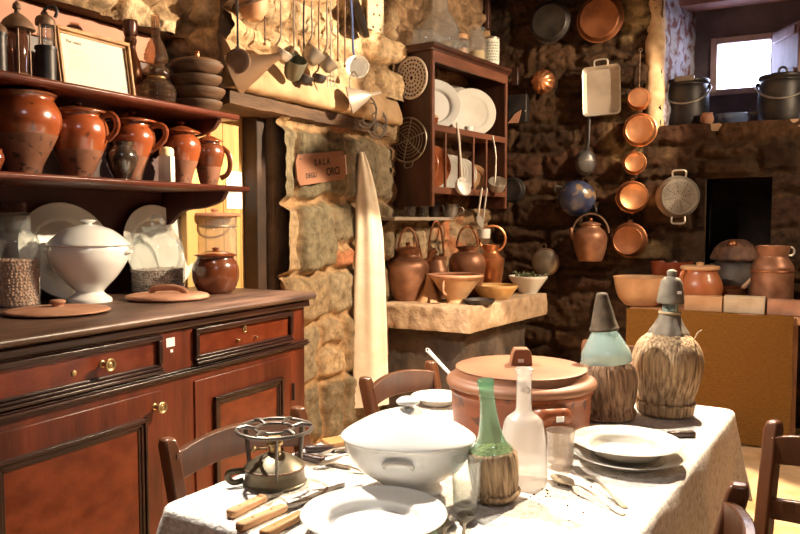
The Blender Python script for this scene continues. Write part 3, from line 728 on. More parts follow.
p, s, vb = put(132, ZU, X=-2.33); Hh = (vb - 22) * s
solo(MB().lathe(solid(K([(9, 0), (9, .05), (5, .1), (6, .2), (10, .32), (10, .45), (6, .6), (4.5, .68), (6, .76), (5, .8), (6.5, .84), (7, .97), (6, 1)], s, Hh), 4)), 'pepper_mill', 'slim turned brown wooden mill behind the right side of the frame', 'mill', mwood_chair, p)
p, s, vb = put(157, ZU, X=-2.25); Hh = (vb - 17) * s
L = thing('glass_oil_lamp', 'glass oil lamp with ribbed bulbs and tall chimney on the upper shelf', 'oil lamp', p)
MB().lathe(solid(K([(15, 0), (18, .06), (19, .14), (17, .22), (11, .29), (8, .31)], s, Hh), 5), 36, rmod=lambda a, z: 1 + .025 * math.sin(z * 420)).build('font', mgl_amber, L)
MB().lathe(K(cr([(8, .31), (12, .35), (12.5, .40), (9, .44), (8, .46), (11, .50), (11.5, .56), (8, .68), (5, .74), (4.2, .80), (4.2, 1.0)], 5), s, Hh), 36, rmod=lambda a, z: 1 + .03 * math.sin(z * 420)).build('chimney', mgl_amber, L)
MB().lathe(solid(K([(8.5, .29), (9.2, .31), (8, .33)], s, Hh), 3)).build('burner', mbrass, L)
p0, s, vb = put(198, ZU, X=-2.255); hb = (vb - 67) * s / 4
for i in range(4):
    R = (24, 26, 26.5, 27)[i] * s; zz = i * hb
    solo(MB().lathe(vessel([(R * .62, 0), (R * .8, hb * .22), (R * .95, hb * .6), (R, hb * .85), (R, hb * .99)], .006), 36), 'stacked_bowl',
         ('lowest dark brown bowl of the stack on the upper shelf', 'second bowl from the bottom of the stack on the upper shelf', 'third bowl from the bottom of the stack on the upper shelf', 'topmost dark bowl of the stack on the upper shelf')[i],
         'bowl', mbowl, p0 + Vector(((0, .006, -.003, .002)[i], 0, zz + .0005 * i)), group='stack of dark bowls')
L = thing('bowl_cover', 'dark domed cover with a copper knob closing the stack of bowls', 'cover', p0 + Vector((0, .002, 4 * hb + .004)))
MB().lathe(solid([(24 * s, 0), (25 * s, .003), (23 * s, .014), (14 * s, .024), (4 * s, .027)], 4), 36).build('disc', mbowl, L)
MB().lathe(solid([(3.4 * s, .026), (2 * s, .032), (1.8 * s, .05), (2.4 * s, .056), (0, .062)], 3), 20).build('knob', mcopper, L)

# ------------------------------------------------------------------ lower shelf
def handle(mb, pts, w=.012, th=.006): return strap(mb, pts, w, th)
p, s, vb = put(25, ZL, X=-2.26); Hh = (vb - 95) * s
big = thing('clay_pot', 'biggest open brown clay pot at the left end of the lower shelf', 'pot', p)
two_tone(MB().lathe(vessel(K([(15, 0), (15, .03), (18, .15), (28, .40), (35, .62), (34.5, .78), (29, .91), (29.5, .96), (31, 1)], s, Hh), .008), 48).build('body', mclay, big), mclay_low, .5 * Hh)
MB().ring(30.5 * s, .0045, (0, 0, Hh * .985), 48).build('rim', mclay_dark, big)
p, s, vb = put(-6, ZL, X=-2.16)
solo(MB().lathe(vessel(K([(5, 0), (8, .3), (10, .6), (8, .9), (8.5, 1)], s, 22 * s), .004)), 'clay_cup', 'small brown clay cup just entering at the photo edge on the lower shelf', 'cup', mclay, p)

def lidded(name, label, u, X, vtop, prof, lid, m, ml, hand=None, Z=ZL, knobp=None, wall=.006, glz=.34):
    p, s, vb = put(u, Z, X=X); Hh = (vb - vtop) * s
    T = thing(name, label, 'pot', p)
    two_tone(MB().lathe(vessel(K(prof, s, Hh), wall), 44).build('body', m, T), mclay_low, glz * Hh)
    l = MB().lathe(solid(K(lid, s, Hh), 4), 44).build('lid', ml, T)
    if knobp: MB().lathe(solid(K(knobp, s, Hh), 4), 24).build('knob', ml, l)
    if hand: handle(MB(), [(x * s, y * s, z * Hh) for x, y, z in hand], .011, .005).build('handle', m, T)
    return T, s, Hh
lidded('lidded_clay_pot', 'brown clay pot with dark lid and ear handle next to the biggest pot', 79, -2.26, 103,
       [(13, 0), (13, .03), (16, .13), (24, .36), (29, .57), (27.5, .72), (23, .80), (24, .84)], [(24, .84), (28, .845), (28.5, .87), (24, .90), (10, .925), (4, .93)], mclay, mclay_dark,
       [(24, 0, .8), (33, 0, .84), (39, 0, .76), (38, 0, .62), (29, 0, .50)], knobp=[(4, .92), (3, .95), (5, .975), (4.5, .995), (0, 1)])
lidded('clay_jug', 'tall narrow-footed clay jug with lid and thin loop handle, middle of lower shelf', 133, -2.29, 112,
       [(9, 0), (9, .04), (11, .16), (18, .40), (22, .58), (21, .70), (17, .78), (17, .83)], [(17, .83), (23, .835), (23.5, .86), (18, .885), (8, .91), (3.5, .92)], mclay, mclay,
       [(19, 0, .78), (29, 0, .80), (34, 0, .72), (31, 0, .58), (18, 0, .42)], knobp=[(3.5, .91), (2.6, .945), (4.2, .97), (3.8, .99), (0, 1)])
p, s, vb = put(122, ZL, X=-2.19); Hh = (vb - 143) * s
solo(MB().lathe(vessel(K([(8, 0), (8, .04), (11, .2), (15.5, .55), (14.5, .75), (11, .87), (12, .95), (13, 1)], s, Hh), .004), 40), 'small_black_jar', 'small shiny black jar standing in front of the tall jug', 'jar', mclay_black, p)
p, s, vb = put(167, ZL, X=-2.19); Hh = (vb - 147) * s
L = thing('spice_shaker', 'white square shaker with yellowed top between the clay jars', 'shaker', p)
MB().box(-6.5 * s, 6.5 * s, -6.5 * s, 6.5 * s, 0, .74 * Hh).build('body', mat('faded white tin', (.55, .47, .36), (.74, .66, .52), rough=.6, scale=12, stretch=(4, 4, .6)), L, bevel=.003)
MB().lathe(solid(K([(7, .74), (7.2, .78), (7, .90), (5, .97), (0, 1)], s, Hh), 4), 24).build('cap', mat('yellowed cap', (.55, .40, .2), (.7, .54, .3), rough=.6, scale=20, bump=.3), L)
lidded('clay_jar', 'orange clay jar with pointed lid behind the white shaker', 182, -2.27, 122,
       [(9.5, 0), (9.5, .04), (11, .15), (17, .42), (19, .60), (17, .72), (13, .78), (13.5, .80)], [(13.5, .80), (18, .805), (18.3, .83), (13, .87), (5, .92), (3, .93)], mclay, mclay,
       knobp=[(3, .92), (2.4, .94), (4, .965), (3.4, .99), (0, 1)])
lidded('clay_jar', 'smallest lidded clay jar at the right end of the lower shelf', 209, -2.26, 133,
       [(8.5, 0), (8.5, .04), (10, .15), (13, .40), (15.5, .60), (14, .73), (11, .78), (11.5, .81)], [(11.5, .81), (14, .815), (14.2, .84), (10, .88), (4, .93), (2.4, .94)], mclay_dark, mclay,
       [(13, 2, .72), (19, 2, .62), (21, 2, .40), (18, 2, .22), (11, 2, .15)], knobp=[(2.4, .93), (2, .95), (3, .97), (2.4, .99), (0, 1)])
# white notice pinned to the pine door
pa = P(226, 171, X=-2.436); pb = P(242, 209, X=-2.436)
ntc = MB().box(-.002, .002, pa.y, pb.y, pb.z, pa.z)
solo(ntc.xf(Matrix.Translation((0, -pa.y, -pb.z))), 'paper_notice', 'white paper notice fixed to the yellow pine door', 'notice', mpaper_w, (-2.436, pa.y, pb.z), 0)

# ------------------------------------------------------------------ on the sideboard top
ZS = 1.06
def cnt(u, v): p = P(u, v, Z=ZS); p.z = ZS + .001; return p, S(p)
def glassjar(name, label, u, v, vtop, prof, m, stop=None, stopm=None):
    p, s = cnt(u, v); Hh = (v - vtop) * s
    T = thing(name, label, 'jar', p)
    pr = K(cr(prof, 5), s, Hh)
    MB().lathe([(0, pr[0][1])] + pr, 40).build('glass_body', m, T)
    return T, p, s, Hh
def beans(label, p, R, z0, z1, r, m, group=None, n=500, seed=1):
    random.seed(seed); mb = MB()
    def add(x, y, z):
        k = r * random.uniform(.85, 1.15); st = mb.mark()
        mb.ball(k, (0, 0, 0), 7, 5, .85)
        mb.xf(Matrix.Translation((x, y, z)) @ Euler((random.random() * 6, random.random() * 6, 0)).to_matrix().to_4x4(), st)
    z = z0 + r
    mb.lathe([(0, z0), (R - 1.35 * r, z0), (R - 1.35 * r, z1 - r), (0, z1 - r)], 24)
    j = 0
    while z < z1 - r * .3:
        nn = int(2 * pi * (R - r) / (r * 2.02)); ph_ = random.random()
        for k in range(nn):
            a = 2 * pi * k / nn + ph_ + random.uniform(-.25, .25) * 2 * pi / nn
            add((R - r * 1.06) * math.cos(a), (R - r * 1.06) * math.sin(a), z + random.uniform(-.35, .35) * r)
        z += r * 1.72; j += 1
    rr = R - 2.4 * r
    while rr > r:
        nn = max(1, int(2 * pi * rr / (2.1 * r)))
        for k in range(nn): a = 2 * pi * k / nn + rr * 50; add(rr * math.cos(a), rr * math.sin(a), z1 - r * random.uniform(.2, 1.0))
        rr -= 1.9 * r
    return tag(mb.build('dried_beans', m, None, p, 0), label, 'beans', None, 'stuff')
T, p, s, Hh = glassjar('glass_jar', 'tall glass jar of pinkish chickpeas with square stopper at the far left of the sideboard', 17, 306, 203,
    [(21, 0), (22, .03), (22.5, .4), (22, .62), (18, .69), (15, .72), (15, .86), (17, .87)], mgl)
st_ = MB().lathe(K([(14.5, .74), (15.5, .865), (18, .87), (18, .90), (0, .905)], s, Hh), 32).build('stopper', mgl, T)
MB().box(-11 * s, 11 * s, -4 * s, 4 * s, .90 * Hh, Hh).build('stopper_grip', mat('dark glass grip', (.10, .06, .05), (.2, .13, .11), rough=.12, scale=60), st_, bevel=.004)
beans('pinkish chickpeas filling the glass jar at the far left', p + Vector((0, 0, .004)), 21.5 * s, 0, .44 * Hh, .0062, mbean, seed=4)
T, p, s, Hh = glassjar('glass_jar', 'squat round glass jar a third full of speckled beans beside the tureen', 158, 292, 219,
    [(24, 0), (26, .04), (26.5, .35), (25.5, .6), (22, .72), (14, .80), (13.5, .84), (15, .87)], mgl)
st_ = MB().lathe(K([(12.5, .83), (14.5, .87), (15, .90), (0, .905)], s, Hh), 32).build('stopper', mgl, T)
MB().ring(5.2 * s, 2.0 * s, (0, 0, .96 * Hh), 20, 8, 'y').build('stopper_ring', mgl_tall, st_)
beans('speckled beans in the bottom of the squat glass jar', p + Vector((0, 0, .004)), 25 * s, 0, .30 * Hh, .0055, mbean2, seed=6)
T, p, s, Hh = glassjar('glass_jar', 'tall empty glass jar with flat wooden lid at the right end of the sideboard', 214, 284, 212,
    [(22, 0), (23, .03), (23, .72), (21, .78), (23, .82), (23, .92), (24.5, .93)], mgl_tall)
lm = MB().lathe(solid(K([(22, .93), (27, .935), (27.5, .955), (24, .98), (6, .985)], s, Hh), 3), 36).build('lid', mclay_raw, T)
MB().lathe(solid(K([(5, .98), (4, 1.0), (5.5, 1.03), (0, 1.06)], s, Hh), 4), 20).build('knob', mclay_raw, lm)
MB().ring(23.6 * s, .9 * s, (0, 0, .80 * Hh), 40).build('wire_band', mtin, T)
p, s = cnt(216, 293); Hh = (293 - 247) * s
T = thing('small_clay_pot', 'small round brown pot with clay lid in front of the tall glass jar', 'pot', p)
MB().lathe(vessel(K([(15, 0), (19, .1), (23, .35), (22, .6), (18, .75), (18.5, .80)], s, Hh), .005), 40).build('body', mclay_dark, T)
lm = MB().lathe(solid(K([(18, .80), (20.5, .805), (20.5, .83), (12, .89), (4, .92)], s, Hh), 4), 36).build('lid', mclay, T)
MB().lathe(solid(K([(3, .91), (2.5, .94), (4, .97), (0, 1)], s, Hh), 4), 20).build('knob', mclay, lm)

# white tureen
p, s = cnt(90, 302); Hh = (302 - 227) * s; s *= .93
T = thing('soup_tureen', 'white lidded tureen with waisted foot on the sideboard', 'tureen', p)
MB().lathe(vessel(K([(23, 0), (22, .05), (15, .12), (16, .17), (28, .33), (38, .52), (41, .66), (40, .74)], s, Hh), .005), 56).build('body', mwhite, T)
lm = MB().lathe(solid(K([(40, .745), (42, .75), (42, .775), (36, .85), (24, .96), (10, 1.02), (5, 1.03)], s, Hh), 5), 56).build('lid', mwhite, T)
MB().lathe(solid(K([(5, 1.02), (4, 1.045), (8, 1.07), (7, 1.09), (0, 1.10)], s, Hh), 4), 24).build('knob', mwhite, lm)
for sg in (-1, 1):
    MB().tube(cr([(sg * 39 * s, -6 * s, .64 * Hh), (sg * 44 * s, -4 * s, .67 * Hh), (sg * 45 * s, 0, .66 * Hh), (sg * 44 * s, 4 * s, .67 * Hh), (sg * 39 * s, 6 * s, .64 * Hh)], 5), 1.7 * s, 8).build('handle', mwhite, T)

# platters leaning against the back board
def platter(R, dp=.03, t=.006): return vessel([(R * .55, 0), (R * .64, .004), (R * .72, dp * .55), (R * .8, dp * .75), (R * .98, dp), (R, dp)], t)
for u, w, hgt, lab in ((70, .21, .19, 'white round platter leaning behind the tureen'), (161, .20, .19, 'white oval platter leaning behind the squat bean jar')):
    c, s, _ = put(u, ZS, X=-2.46)
    til = math.radians(13)
    m_ = Euler((0, pi / 2 - til, 0)).to_matrix().to_4x4()
    q = MB().lathe(platter(1.0, .14, .03), 56); q.xf(m_ @ Matrix.Diagonal((hgt, w, hgt, 1)))
    zmin = min(v[2] for v in q.v); xmin = min(v[0] for v in q.v)
    solo(q, 'serving_platter', lab, 'platter', mwhite_old, (-2.512 - xmin, c.y, ZS + .001 - zmin), 0, group='platters on the sideboard')

# loose lids lying on the top
p, s = cnt(58, 313)
T = thing('terracotta_cover', 'flat terracotta lid with round knob lying at the front left of the sideboard', 'lid', p)
b = MB().lathe(solid([(40 * s, 0), (48 * s, .004), (49 * s, .009), (44 * s, .014), (20 * s, .02), (0, .021)], 4), 48).build('disc', mclay_raw, T)
MB().lathe(solid([(6 * s, .02), (5 * s, .026), (7.5 * s, .034), (6.5 * s, .042), (0, .045)], 4), 24).build('knob', mclay_raw, T)
p, s = cnt(168, 299)
T = thing('terracotta_cover', 'terracotta lid with arched strap handle lying before the squat bean jar', 'lid', p)
MB().lathe(solid([(36 * s, 0), (40 * s, .004), (40 * s, .012), (34 * s, .02), (0, .022)], 4), 48).build('disc', mclay_raw, T)
strap(MB(), [(-17 * s, 0, .016), (-15 * s, 0, .036), (-6 * s, 0, .044), (6 * s, 0, .044), (15 * s, 0, .034), (19 * s, 0, .016)], .012, .006).build('strap_handle', mclay_raw, T)
# ------------------------------------------------------------------ hanging over the doorway
XH = -2.10
def lw(u, v, X=XH): p = P(u, v, X=X); return p, S(p)
def rod(T, s, top, r=.9, name='handle', m=None, x=0, y=0, bot=0):
    return MB().tube([(x, y, bot), (x, y, top * .5), (x, y, top)], r * s, 8).build(name, m or msteel, T)
# skimmer
p, s = lw(238, 61)
T = thing('skimmer', 'round flat skimmer on a long black rod, leftmost tool hanging above the doorway', 'skimmer', p)
MB().lathe(solid([(12.5 * s, 0), (12.5 * s, .006), (9 * s, .009), (0, .01)], 3), 32).xf(Euler((pi / 2, 0, 0)).to_matrix().to_4x4()).build('disc', miron_br, T)
rod(T, s, 80 * s, 1.1, m=miron, bot=11 * s)
MB().box(-2 * s, 2 * s, -.012, .004, 10 * s, 14 * s).build('rivet_plate', mtin, T)
# tin funnel, big, lying against the hood
p, s = lw(240, 72, -2.14)
mt = Euler((0, math.radians(68), 0)).to_matrix().to_4x4()
q = MB().lathe([(20 * s, -8 * s), (20.5 * s, -7 * s), (13 * s, 14 * s), (5 * s, 34 * s), (3.5 * s, 44 * s), (3 * s, 44 * s), (4.4 * s, 33 * s), (12 * s, 13 * s), (19.3 * s, -8 * s)], 36).xf(mt)
solo(q, 'brown_funnel', 'large brown funnel with pointed spout hanging behind the skimmer', 'funnel', mfunnel, p + Vector((.0, 0, 0)))
# wooden tub cut by the top edge
p, s = lw(253, 2, -2.16)
T = thing('copper_tub', 'round tan tub with dark bar handle cut off by the top of the photo', 'tub', p)
MB().lathe(solid([(7 * s, -18 * s), (12 * s, -12 * s), (15 * s, 0), (15.5 * s, 14 * s)], 4), 32).build('body', mwood_lid, T)
MB().tube(cr([(-14 * s, -10 * s, -8 * s), (0, -17 * s, -5 * s), (16 * s, -10 * s, 2 * s)], 6), 2 * s, 8).build('bar_handle', miron_br, T)
def dipper(u, v, rb, h, label, tilt, m, mh, top=75, name='ladle', X=XH, face=0, hr=.9):
    p, s = lw(u, v, X); rb *= 1.12; h *= 1.1
    T = thing(name, label, 'ladle', p)
    q = MB().lathe(vessel([(rb * .55 * s, -h * .5 * s), (rb * .8 * s, -h * .3 * s), (rb * s, h * .3 * s), (rb * s, h * .5 * s)], .0018), 28)
    q.xf(Euler((math.radians(face), math.radians(tilt), 0)).to_matrix().to_4x4())
    q.build('bowl', m, T)
    MB().tube(cr([(-rb * .6 * s, .3 * rb * s, 0), (-rb * .6 * s, .5 * rb * s, rb * .9 * s), (0, 0, rb * 1.9 * s), (0, 0, top * .6 * s), (1.5 * s, 0, top * s)], 6), hr * s, 8).build('handle', mh, T)
    return T
dipper(281, 55, 9, 9, 'small shallow ladle with pale rod hanging second from the skimmer', 30, mtin_lt, mtin, 70)
dipper(294, 69, 9.5, 20, 'deep dark-green lined dipper cup hanging over the middle of the hood', 24, mat('green grey tin', (.08, .09, .06), (.2, .19, .14), rough=.4, metal=.4, scale=10), mtin, 85, face=35)
dipper(312, 56, 10, 14, 'grey tin cup ladle hanging right of the dark-green dipper', 38, mtin, mtin, 75)
dipper(327, 64, 9, 12, 'pale sieve ladle hanging left of the toasting fork', 48, mtin, mtin, 82)
dipper(304, 80, 8, 8, 'dark ladle shape added for a shadow on the hood', 15, miron, miron, 95, X=-2.13)  # dark shape standing for a shadow disc on the hood
dipper(319, 79, 6.5, 7, 'little dark ladle shape added for a shadow beside the toasting fork', 10, miron, miron_br, 95, X=-2.13)  # another added dark shape, for a smaller shadow disc on the hood
p, s = lw(331, 76)
T = thing('toasting_fork', 'long pale fork with thin tines hanging over the hood', 'fork', p)
rod(T, s, 95 * s, .8, m=mtin_lt, bot=0)
q = MB().tube([(-3.5 * s, 0, 0), (3.5 * s, 0, 0)], .8 * s, 6)
for k in range(3): q.tube([((k - 1) * 3.2 * s, 0, 0), ((k - 1) * 3.4 * s, 0, -11 * s)], .6 * s, 6)
q.build('tines', mtin_lt, T)
for u, v, lab in ((265, 44, 'plain brown spit rod hanging between the tub and the pale ladle'), (338, 60, 'thin brown rod hanging between the toasting fork and white ladle'), (345, 66, 'longest thin rod hanging just left of the white enamel ladle')):
    p, s = lw(u, v, -2.12)
    T = thing('spit_rod', lab, 'rod', p, group='thin rods hanging above the doorway')
    rod(T, s, 78 * s, .8, name='shaft', m=miron_br, bot=0)
    MB().ball(1.6 * s, (0, 0, 0), 10, 6).build('tip', miron_br, T)
p, s = lw(357, 68)
T = thing('enamel_ladle', 'white round enamel ladle on a blue rod hanging at the right of the hood', 'ladle', p)
q = MB().lathe(vessel([(5 * s, -6 * s), (9 * s, -3.5 * s), (11.5 * s, 2 * s), (12 * s, 4 * s)], .002), 32).xf(Euler((math.radians(78), math.radians(25), 0)).to_matrix().to_4x4())
q.build('bowl', mwhite, T)
MB().tube(cr([(-2 * s, 3 * s, 9 * s), (-4 * s, 3 * s, 20 * s), (-5 * s, 3 * s, 50 * s), (-7 * s, 3 * s, 82 * s)], 5), 1.2 * s, 8).build('handle', mat('blue enamel rod', (.06, .09, .22), rough=.3), T)
# dark pan seen edge on, tin grater plate
p, s = lw(355, 20, -2.18)
q = MB().lathe(vessel([(15 * s, 0), (19 * s, 3 * s), (20 * s, 9 * s)], .003), 32).xf(Euler((0, math.radians(72), 0)).to_matrix().to_4x4())
solo(q, 'iron_pan', 'dark iron pan hanging edge-on beside the tin grater', 'pan', miron, p)
pa, s = lw(367, -8, -2.17); pb, _ = lw(383, 35, -2.17)
T = thing('tin_grater', 'pale tin grater plate with nail holes hanging at the top left of the plate rack', 'grater', (-2.17, (pa.y + pb.y) / 2, pb.z), pi / 2)
hw2 = (pb.y - pa.y) / 2; hh2 = pa.z - pb.z
MB().box(-hw2, hw2, -.006, .006, 0, hh2).build('plate', mat('pale tin sheet', (.38, .29, .18), (.50, .40, .26), rough=.6, scale=8), T, bevel=.003)
for x, z in ((-.4, .08), (.5, .1), (-.3, .45), (.4, .5), (.1, .75)): MB().ball(.008, (x * hw2, -.006, z * hh2), 10, 6).build('nail', miron_br, T)
# tin cone funnel
p, s = lw(358, 98, -2.08)
mt = Euler((0, math.radians(100), 0)).to_matrix().to_4x4()
T = thing('tin_funnel', 'bright tin funnel pointing right, hanging beside the plate rack', 'funnel', p)
MB().lathe([(13 * s, -9 * s), (13.6 * s, -8.6 * s), (5 * s, 9 * s), (2.2 * s, 13 * s), (1.5 * s, 24 * s), (1.1 * s, 24 * s), (1.8 * s, 13 * s), (4.3 * s, 9 * s), (12.6 * s, -9 * s)], 36).xf(mt @ Euler((0, math.radians(-24), 0)).to_matrix().to_4x4()).build('cone', mtin_lt, T)
MB().ring(13.3 * s, .7 * s, (0, 0, -8.8 * s), 36).xf(mt @ Euler((0, math.radians(-24), 0)).to_matrix().to_4x4()).build('rim', mtin, T)
MB().tube(cr([(-8 * s, 0, 9 * s), (-8 * s, 0, 20 * s), (-4 * s, 0, 26 * s), (0, 0, 20 * s)], 5), .9 * s, 8).build('hanging_loop', mtin, T)
# wire trivets
for i, (u, v, r) in enumerate(((366, 112, 13), (377, 124, 12))):
    p, s = lw(u, v, -2.19)
    T = thing('wire_trivet', ('curled wire trivet hanging above the towel', 'smaller curled wire trivet overlapping another by the rack side')[i], 'trivet', p, group='wire trivets by the towel')
    MB().ring(r * s, .9 * s, (0, 0, 0), 28, 6, 'y', .8, 1.2).build('outer_ring', mtin, T)
    for k in range(4):
        a = k * pi / 2 + .4
        MB().ring(r * .42 * s, .7 * s, (r * .45 * s * math.cos(a), 0, r * .62 * s * math.sin(a)), 18, 6, 'y').build('wire_loop', mtin, T)
    MB().ring(2.2 * s, .6 * s, (0, 0, r * 1.2 * s + 2 * s), 14, 6, 'y').build('hanging_ring', mtin, T)

# sign on the pillar
XS = -2.215
A, B_, C_, D_ = P(295, 155, X=XS), P(344, 150, X=XS), P(346, 179, X=XS), P(297, 186, X=XS)
cx = (A + B_ + C_ + D_) / 4; Wd = ((B_ - A).length + (C_ - D_).length) / 2; Hd = ((D_ - A).length + (C_ - B_).length) / 2
ang = math.atan2((C_ + B_ - A - D_).z, (C_ + B_ - A - D_).y)
T = thing('room_sign', 'brown card sign with dark stencilled words fixed to the stone pillar', 'sign', cx, (0, -0, pi / 2))
# roll about the wall normal
T.rotation_euler = (Matrix.Rotation(ang, 3, 'X') @ Euler((0, 0, pi / 2)).to_matrix()).to_euler()
w2, h2 = Wd / 2, Hd / 2
out = [(-w2, -h2 * .55), (-w2 + .02, -h2), (w2 - .025, -h2), (w2, -h2 * .7), (w2, h2 * .7), (w2 - .03, h2), (-w2 + .02, h2), (-w2, h2 * .6)]
MB().prism(out, -.005, .006).build('card', msign, T, bevel=.002)
text('S A L A', h2 * .60, (.0, -.0065, h2 * .16), (pi / 2, 0, 0), mink_dk, T, 'lettering', bold=.0012)
text('DEGLI', h2 * .46, (-w2 * .48, -.0065, -h2 * .58), (pi / 2, 0, 0), mink_dk, T, 'lettering', bold=.0006)
text('ORCI', h2 * .72, (w2 * .42, -.0065, -h2 * .58), (pi / 2, 0, 0), mink_dk, T, 'lettering', bold=.0014)
MB().box(w2 - .004, w2 + .006, -.007, .004, -h2 * .7, h2 * .68).build('pale_edge', mpaper, T, bevel=.002)
for x in (-w2 * .85, w2 * .88): MB().ball(.004, (x, -.007, h2 * .72), 8, 5).build('nail', miron, T)

# towel on a nail
tp = P(361.5, 152, X=-2.20); bt = P(369, 408, X=-2.14)
st = S(tp); Ht = tp.z - bt.z
rings = []; NT = 40; NS = 72
for i in range(NT + 1):
    f = i / NT; z = -Ht * f
    w = (1.8 + 10.5 * (1 - math.exp(-f * 6)) * .9 + 3.2 * f) * st * 1.28
    dp = .012 + .022 * min(1, f * 5)
    xc = (0.4 + 6.5 * min(1, f * 3.2) ** .8 + 2.0 * f) * st
    ring = []
    for k in range(NS):
        a = 2 * pi * k / NS
        fold = 1 + .32 * math.sin(4 * a + 1.2 * f + .4) * min(1, f * 4) + .07 * math.sin(7 * a - 2 * f)
        ring.append((xc + w * math.cos(a), dp * math.sin(a) * fold + .004 * math.sin(4.2 * math.cos(a) + 2 * f), z + (.012 * math.cos(a) if i == NT else 0)))
    rings.append(ring)
T = thing('towel', 'long cream towel hanging from a nail between the pillar and the plate rack', 'towel', tp)
MB().loft(rings).build('cloth', mtowel, T, sharp=70)
MB().tube([(0, .03, .012), (0, -.02, .016)], .004, 8).build('nail', miron, T)

# ------------------------------------------------------------------ plate rack
RO = Vector((-1.992, 4.19, 0)); rth = math.radians(90 - 7.4)
ex = Vector((math.cos(rth), math.sin(rth), 0)); ey = Vector((-math.sin(rth), math.cos(rth), 0))
def rk(u, v, y0): 
    p = P(u, v, n=ey, q=RO + ey * y0); return (p - RO).dot(ex), p.z
def rw(x, y, z): return RO + ex * x + ey * y + Vector((0, 0, z))
LR = .99; DR = .35; ZB, ZM, ZT = 1.565, 1.945, 2.40
rack = thing('plate_rack', 'dark wooden wall rack holding plates, hung in the corner above the stone slab', 'plate rack', (RO.x, RO.y, 1.40), rth)
def rz(mb): return mb.xf(Matrix.Translation((0, 0, -1.40)))
rz(MB().prism([(0, 0), (.022, 0), (.022, 1), (0, 1)], 0, 1).xf(Matrix.Translation((0, .0, 1.45)) @ Matrix.Diagonal((1, DR, .97, 1)))).build('side_panel', mwood_rack, rack, bevel=.003)
rz(MB().box(LR - .022, LR, 0, DR, 1.45, 2.42)).build('side_panel', mwood_rack, rack, bevel=.003)
rz(MB().box(.022, LR - .022, DR - .012, DR, 1.50, 2.42)).build('back_panel', mwood_rack, rack)
rz(MB().loft([[(x, -.012, 2.40), (x, -.012, 2.412), (x, -.03, 2.425), (x, -.03, 2.445), (x, DR, 2.445), (x, DR, 2.40)] for x in (-.02, LR + .03)])).build('cornice', mwood_rack, rack, bevel=.003)
rz(MB().box(0, LR, -.012, .008, 2.335, 2.40)).build('top_rail', mwood_rackf, rack, bevel=.003)
rz(MB().box(.022, LR - .022, .004, DR - .012, ZM - .018, ZM)).build('shelf', mwood_rackf, rack)
rz(MB().box(0, LR, -.010, .006, ZM - .028, ZM + .012)).build('shelf_rail', mwood_rackf, rack, bevel=.003)
rz(MB().box(.022, LR - .022, .004, DR - .012, ZB - .018, ZB)).build('shelf', mwood_rackf, rack)
rz(MB().box(0, LR, -.010, .006, ZB - .035, ZB + .008)).build('bottom_rail', mwood_rackf, rack, bevel=.003)
for x in (-.002, LR - .024): rz(MB().box(x, x + .026, -.011, .006, 1.45, 2.34)).build('front_stile', mwood_rackf, rack, bevel=.003)
for u in (445, 459, 473, 486):
    x, _ = rk(u, 160, 0); rz(MB().box(x - .008, x + .008, -.008, .006, ZB, ZM - .02)).build('divider', mwood_rackf, rack, bevel=.002)
# trivets on its side
def sidep(u, v, off=-.012):
    n = ex; return P(u, v, n=n, q=RO + ex * off)
p = sidep(411.5, 78); s = S(p)
T = thing('pierced_trivet', 'round white pierced trivet hanging on the plate rack side', 'trivet', p, rth - pi / 2)
q = MB()
for R_, r_ in ((16.5, 1.5), (13, 1.1), (9.6, 1.1), (6.2, 1.1), (2.6, 1.2)): q.ring(R_ * s, r_ * s, (0, 0, 0), 44, 6, 'y', 1.1, 1.2)
q.build('rings', mtrivet, T)
q = MB()
for R0, R1, n_, ph in ((13, 16.5, 26, 0), (9.6, 13, 22, .1), (6.2, 9.6, 16, 0), (2.6, 6.2, 10, .2)):
    for k in range(n_):
        a = 2 * pi * k / n_ + ph; q.tube([(R0 * s * math.cos(a) * 1.1, 0, R0 * s * math.sin(a) * 1.2), (R1 * s * math.cos(a) * 1.1, 0, R1 * s * math.sin(a) * 1.2)], .8 * s, 5)
q.build('lattice', mtrivet, T)
MB().ring(1.8 * s, .7 * s, (-5 * s, 0, 20 * s), 12, 6, 'y').build('hanging_ring', mtin, T)
p = sidep(407.5, 140); s = S(p)
T = thing('wire_trivet', 'round dark wire trivet with spokes hanging low on the plate rack side', 'trivet', p, rth - pi / 2)
MB().ring(20 * s, .9 * s, (0, 0, 0), 44, 6, 'y', 1.12, 1.1).build('outer_ring', mtin, T)
for k in range(6):
    a = k * pi / 3 + .3; MB().tube([(0, 0, 0), (19.5 * s * math.cos(a) * 1.12, 0, 19.5 * s * math.sin(a) * 1.1)], .6 * s, 6).build('spoke', mtin, T)
q = MB()
for R_ in (4, 7, 10, 13, 16): q.ring(R_ * s, .4 * s, (0, -.001, 0), 36, 5, 'y', 1.12, 1.1)
q.build('wire_rings', mtin, T)
MB().tube(cr([(-2 * s, 0, -21 * s), (-4 * s, 0, -26 * s), (0, 0, -28 * s), (5 * s, 0, -26 * s), (7 * s, 0, -21 * s)], 5), .6 * s, 6).build('hook', mtin, T)

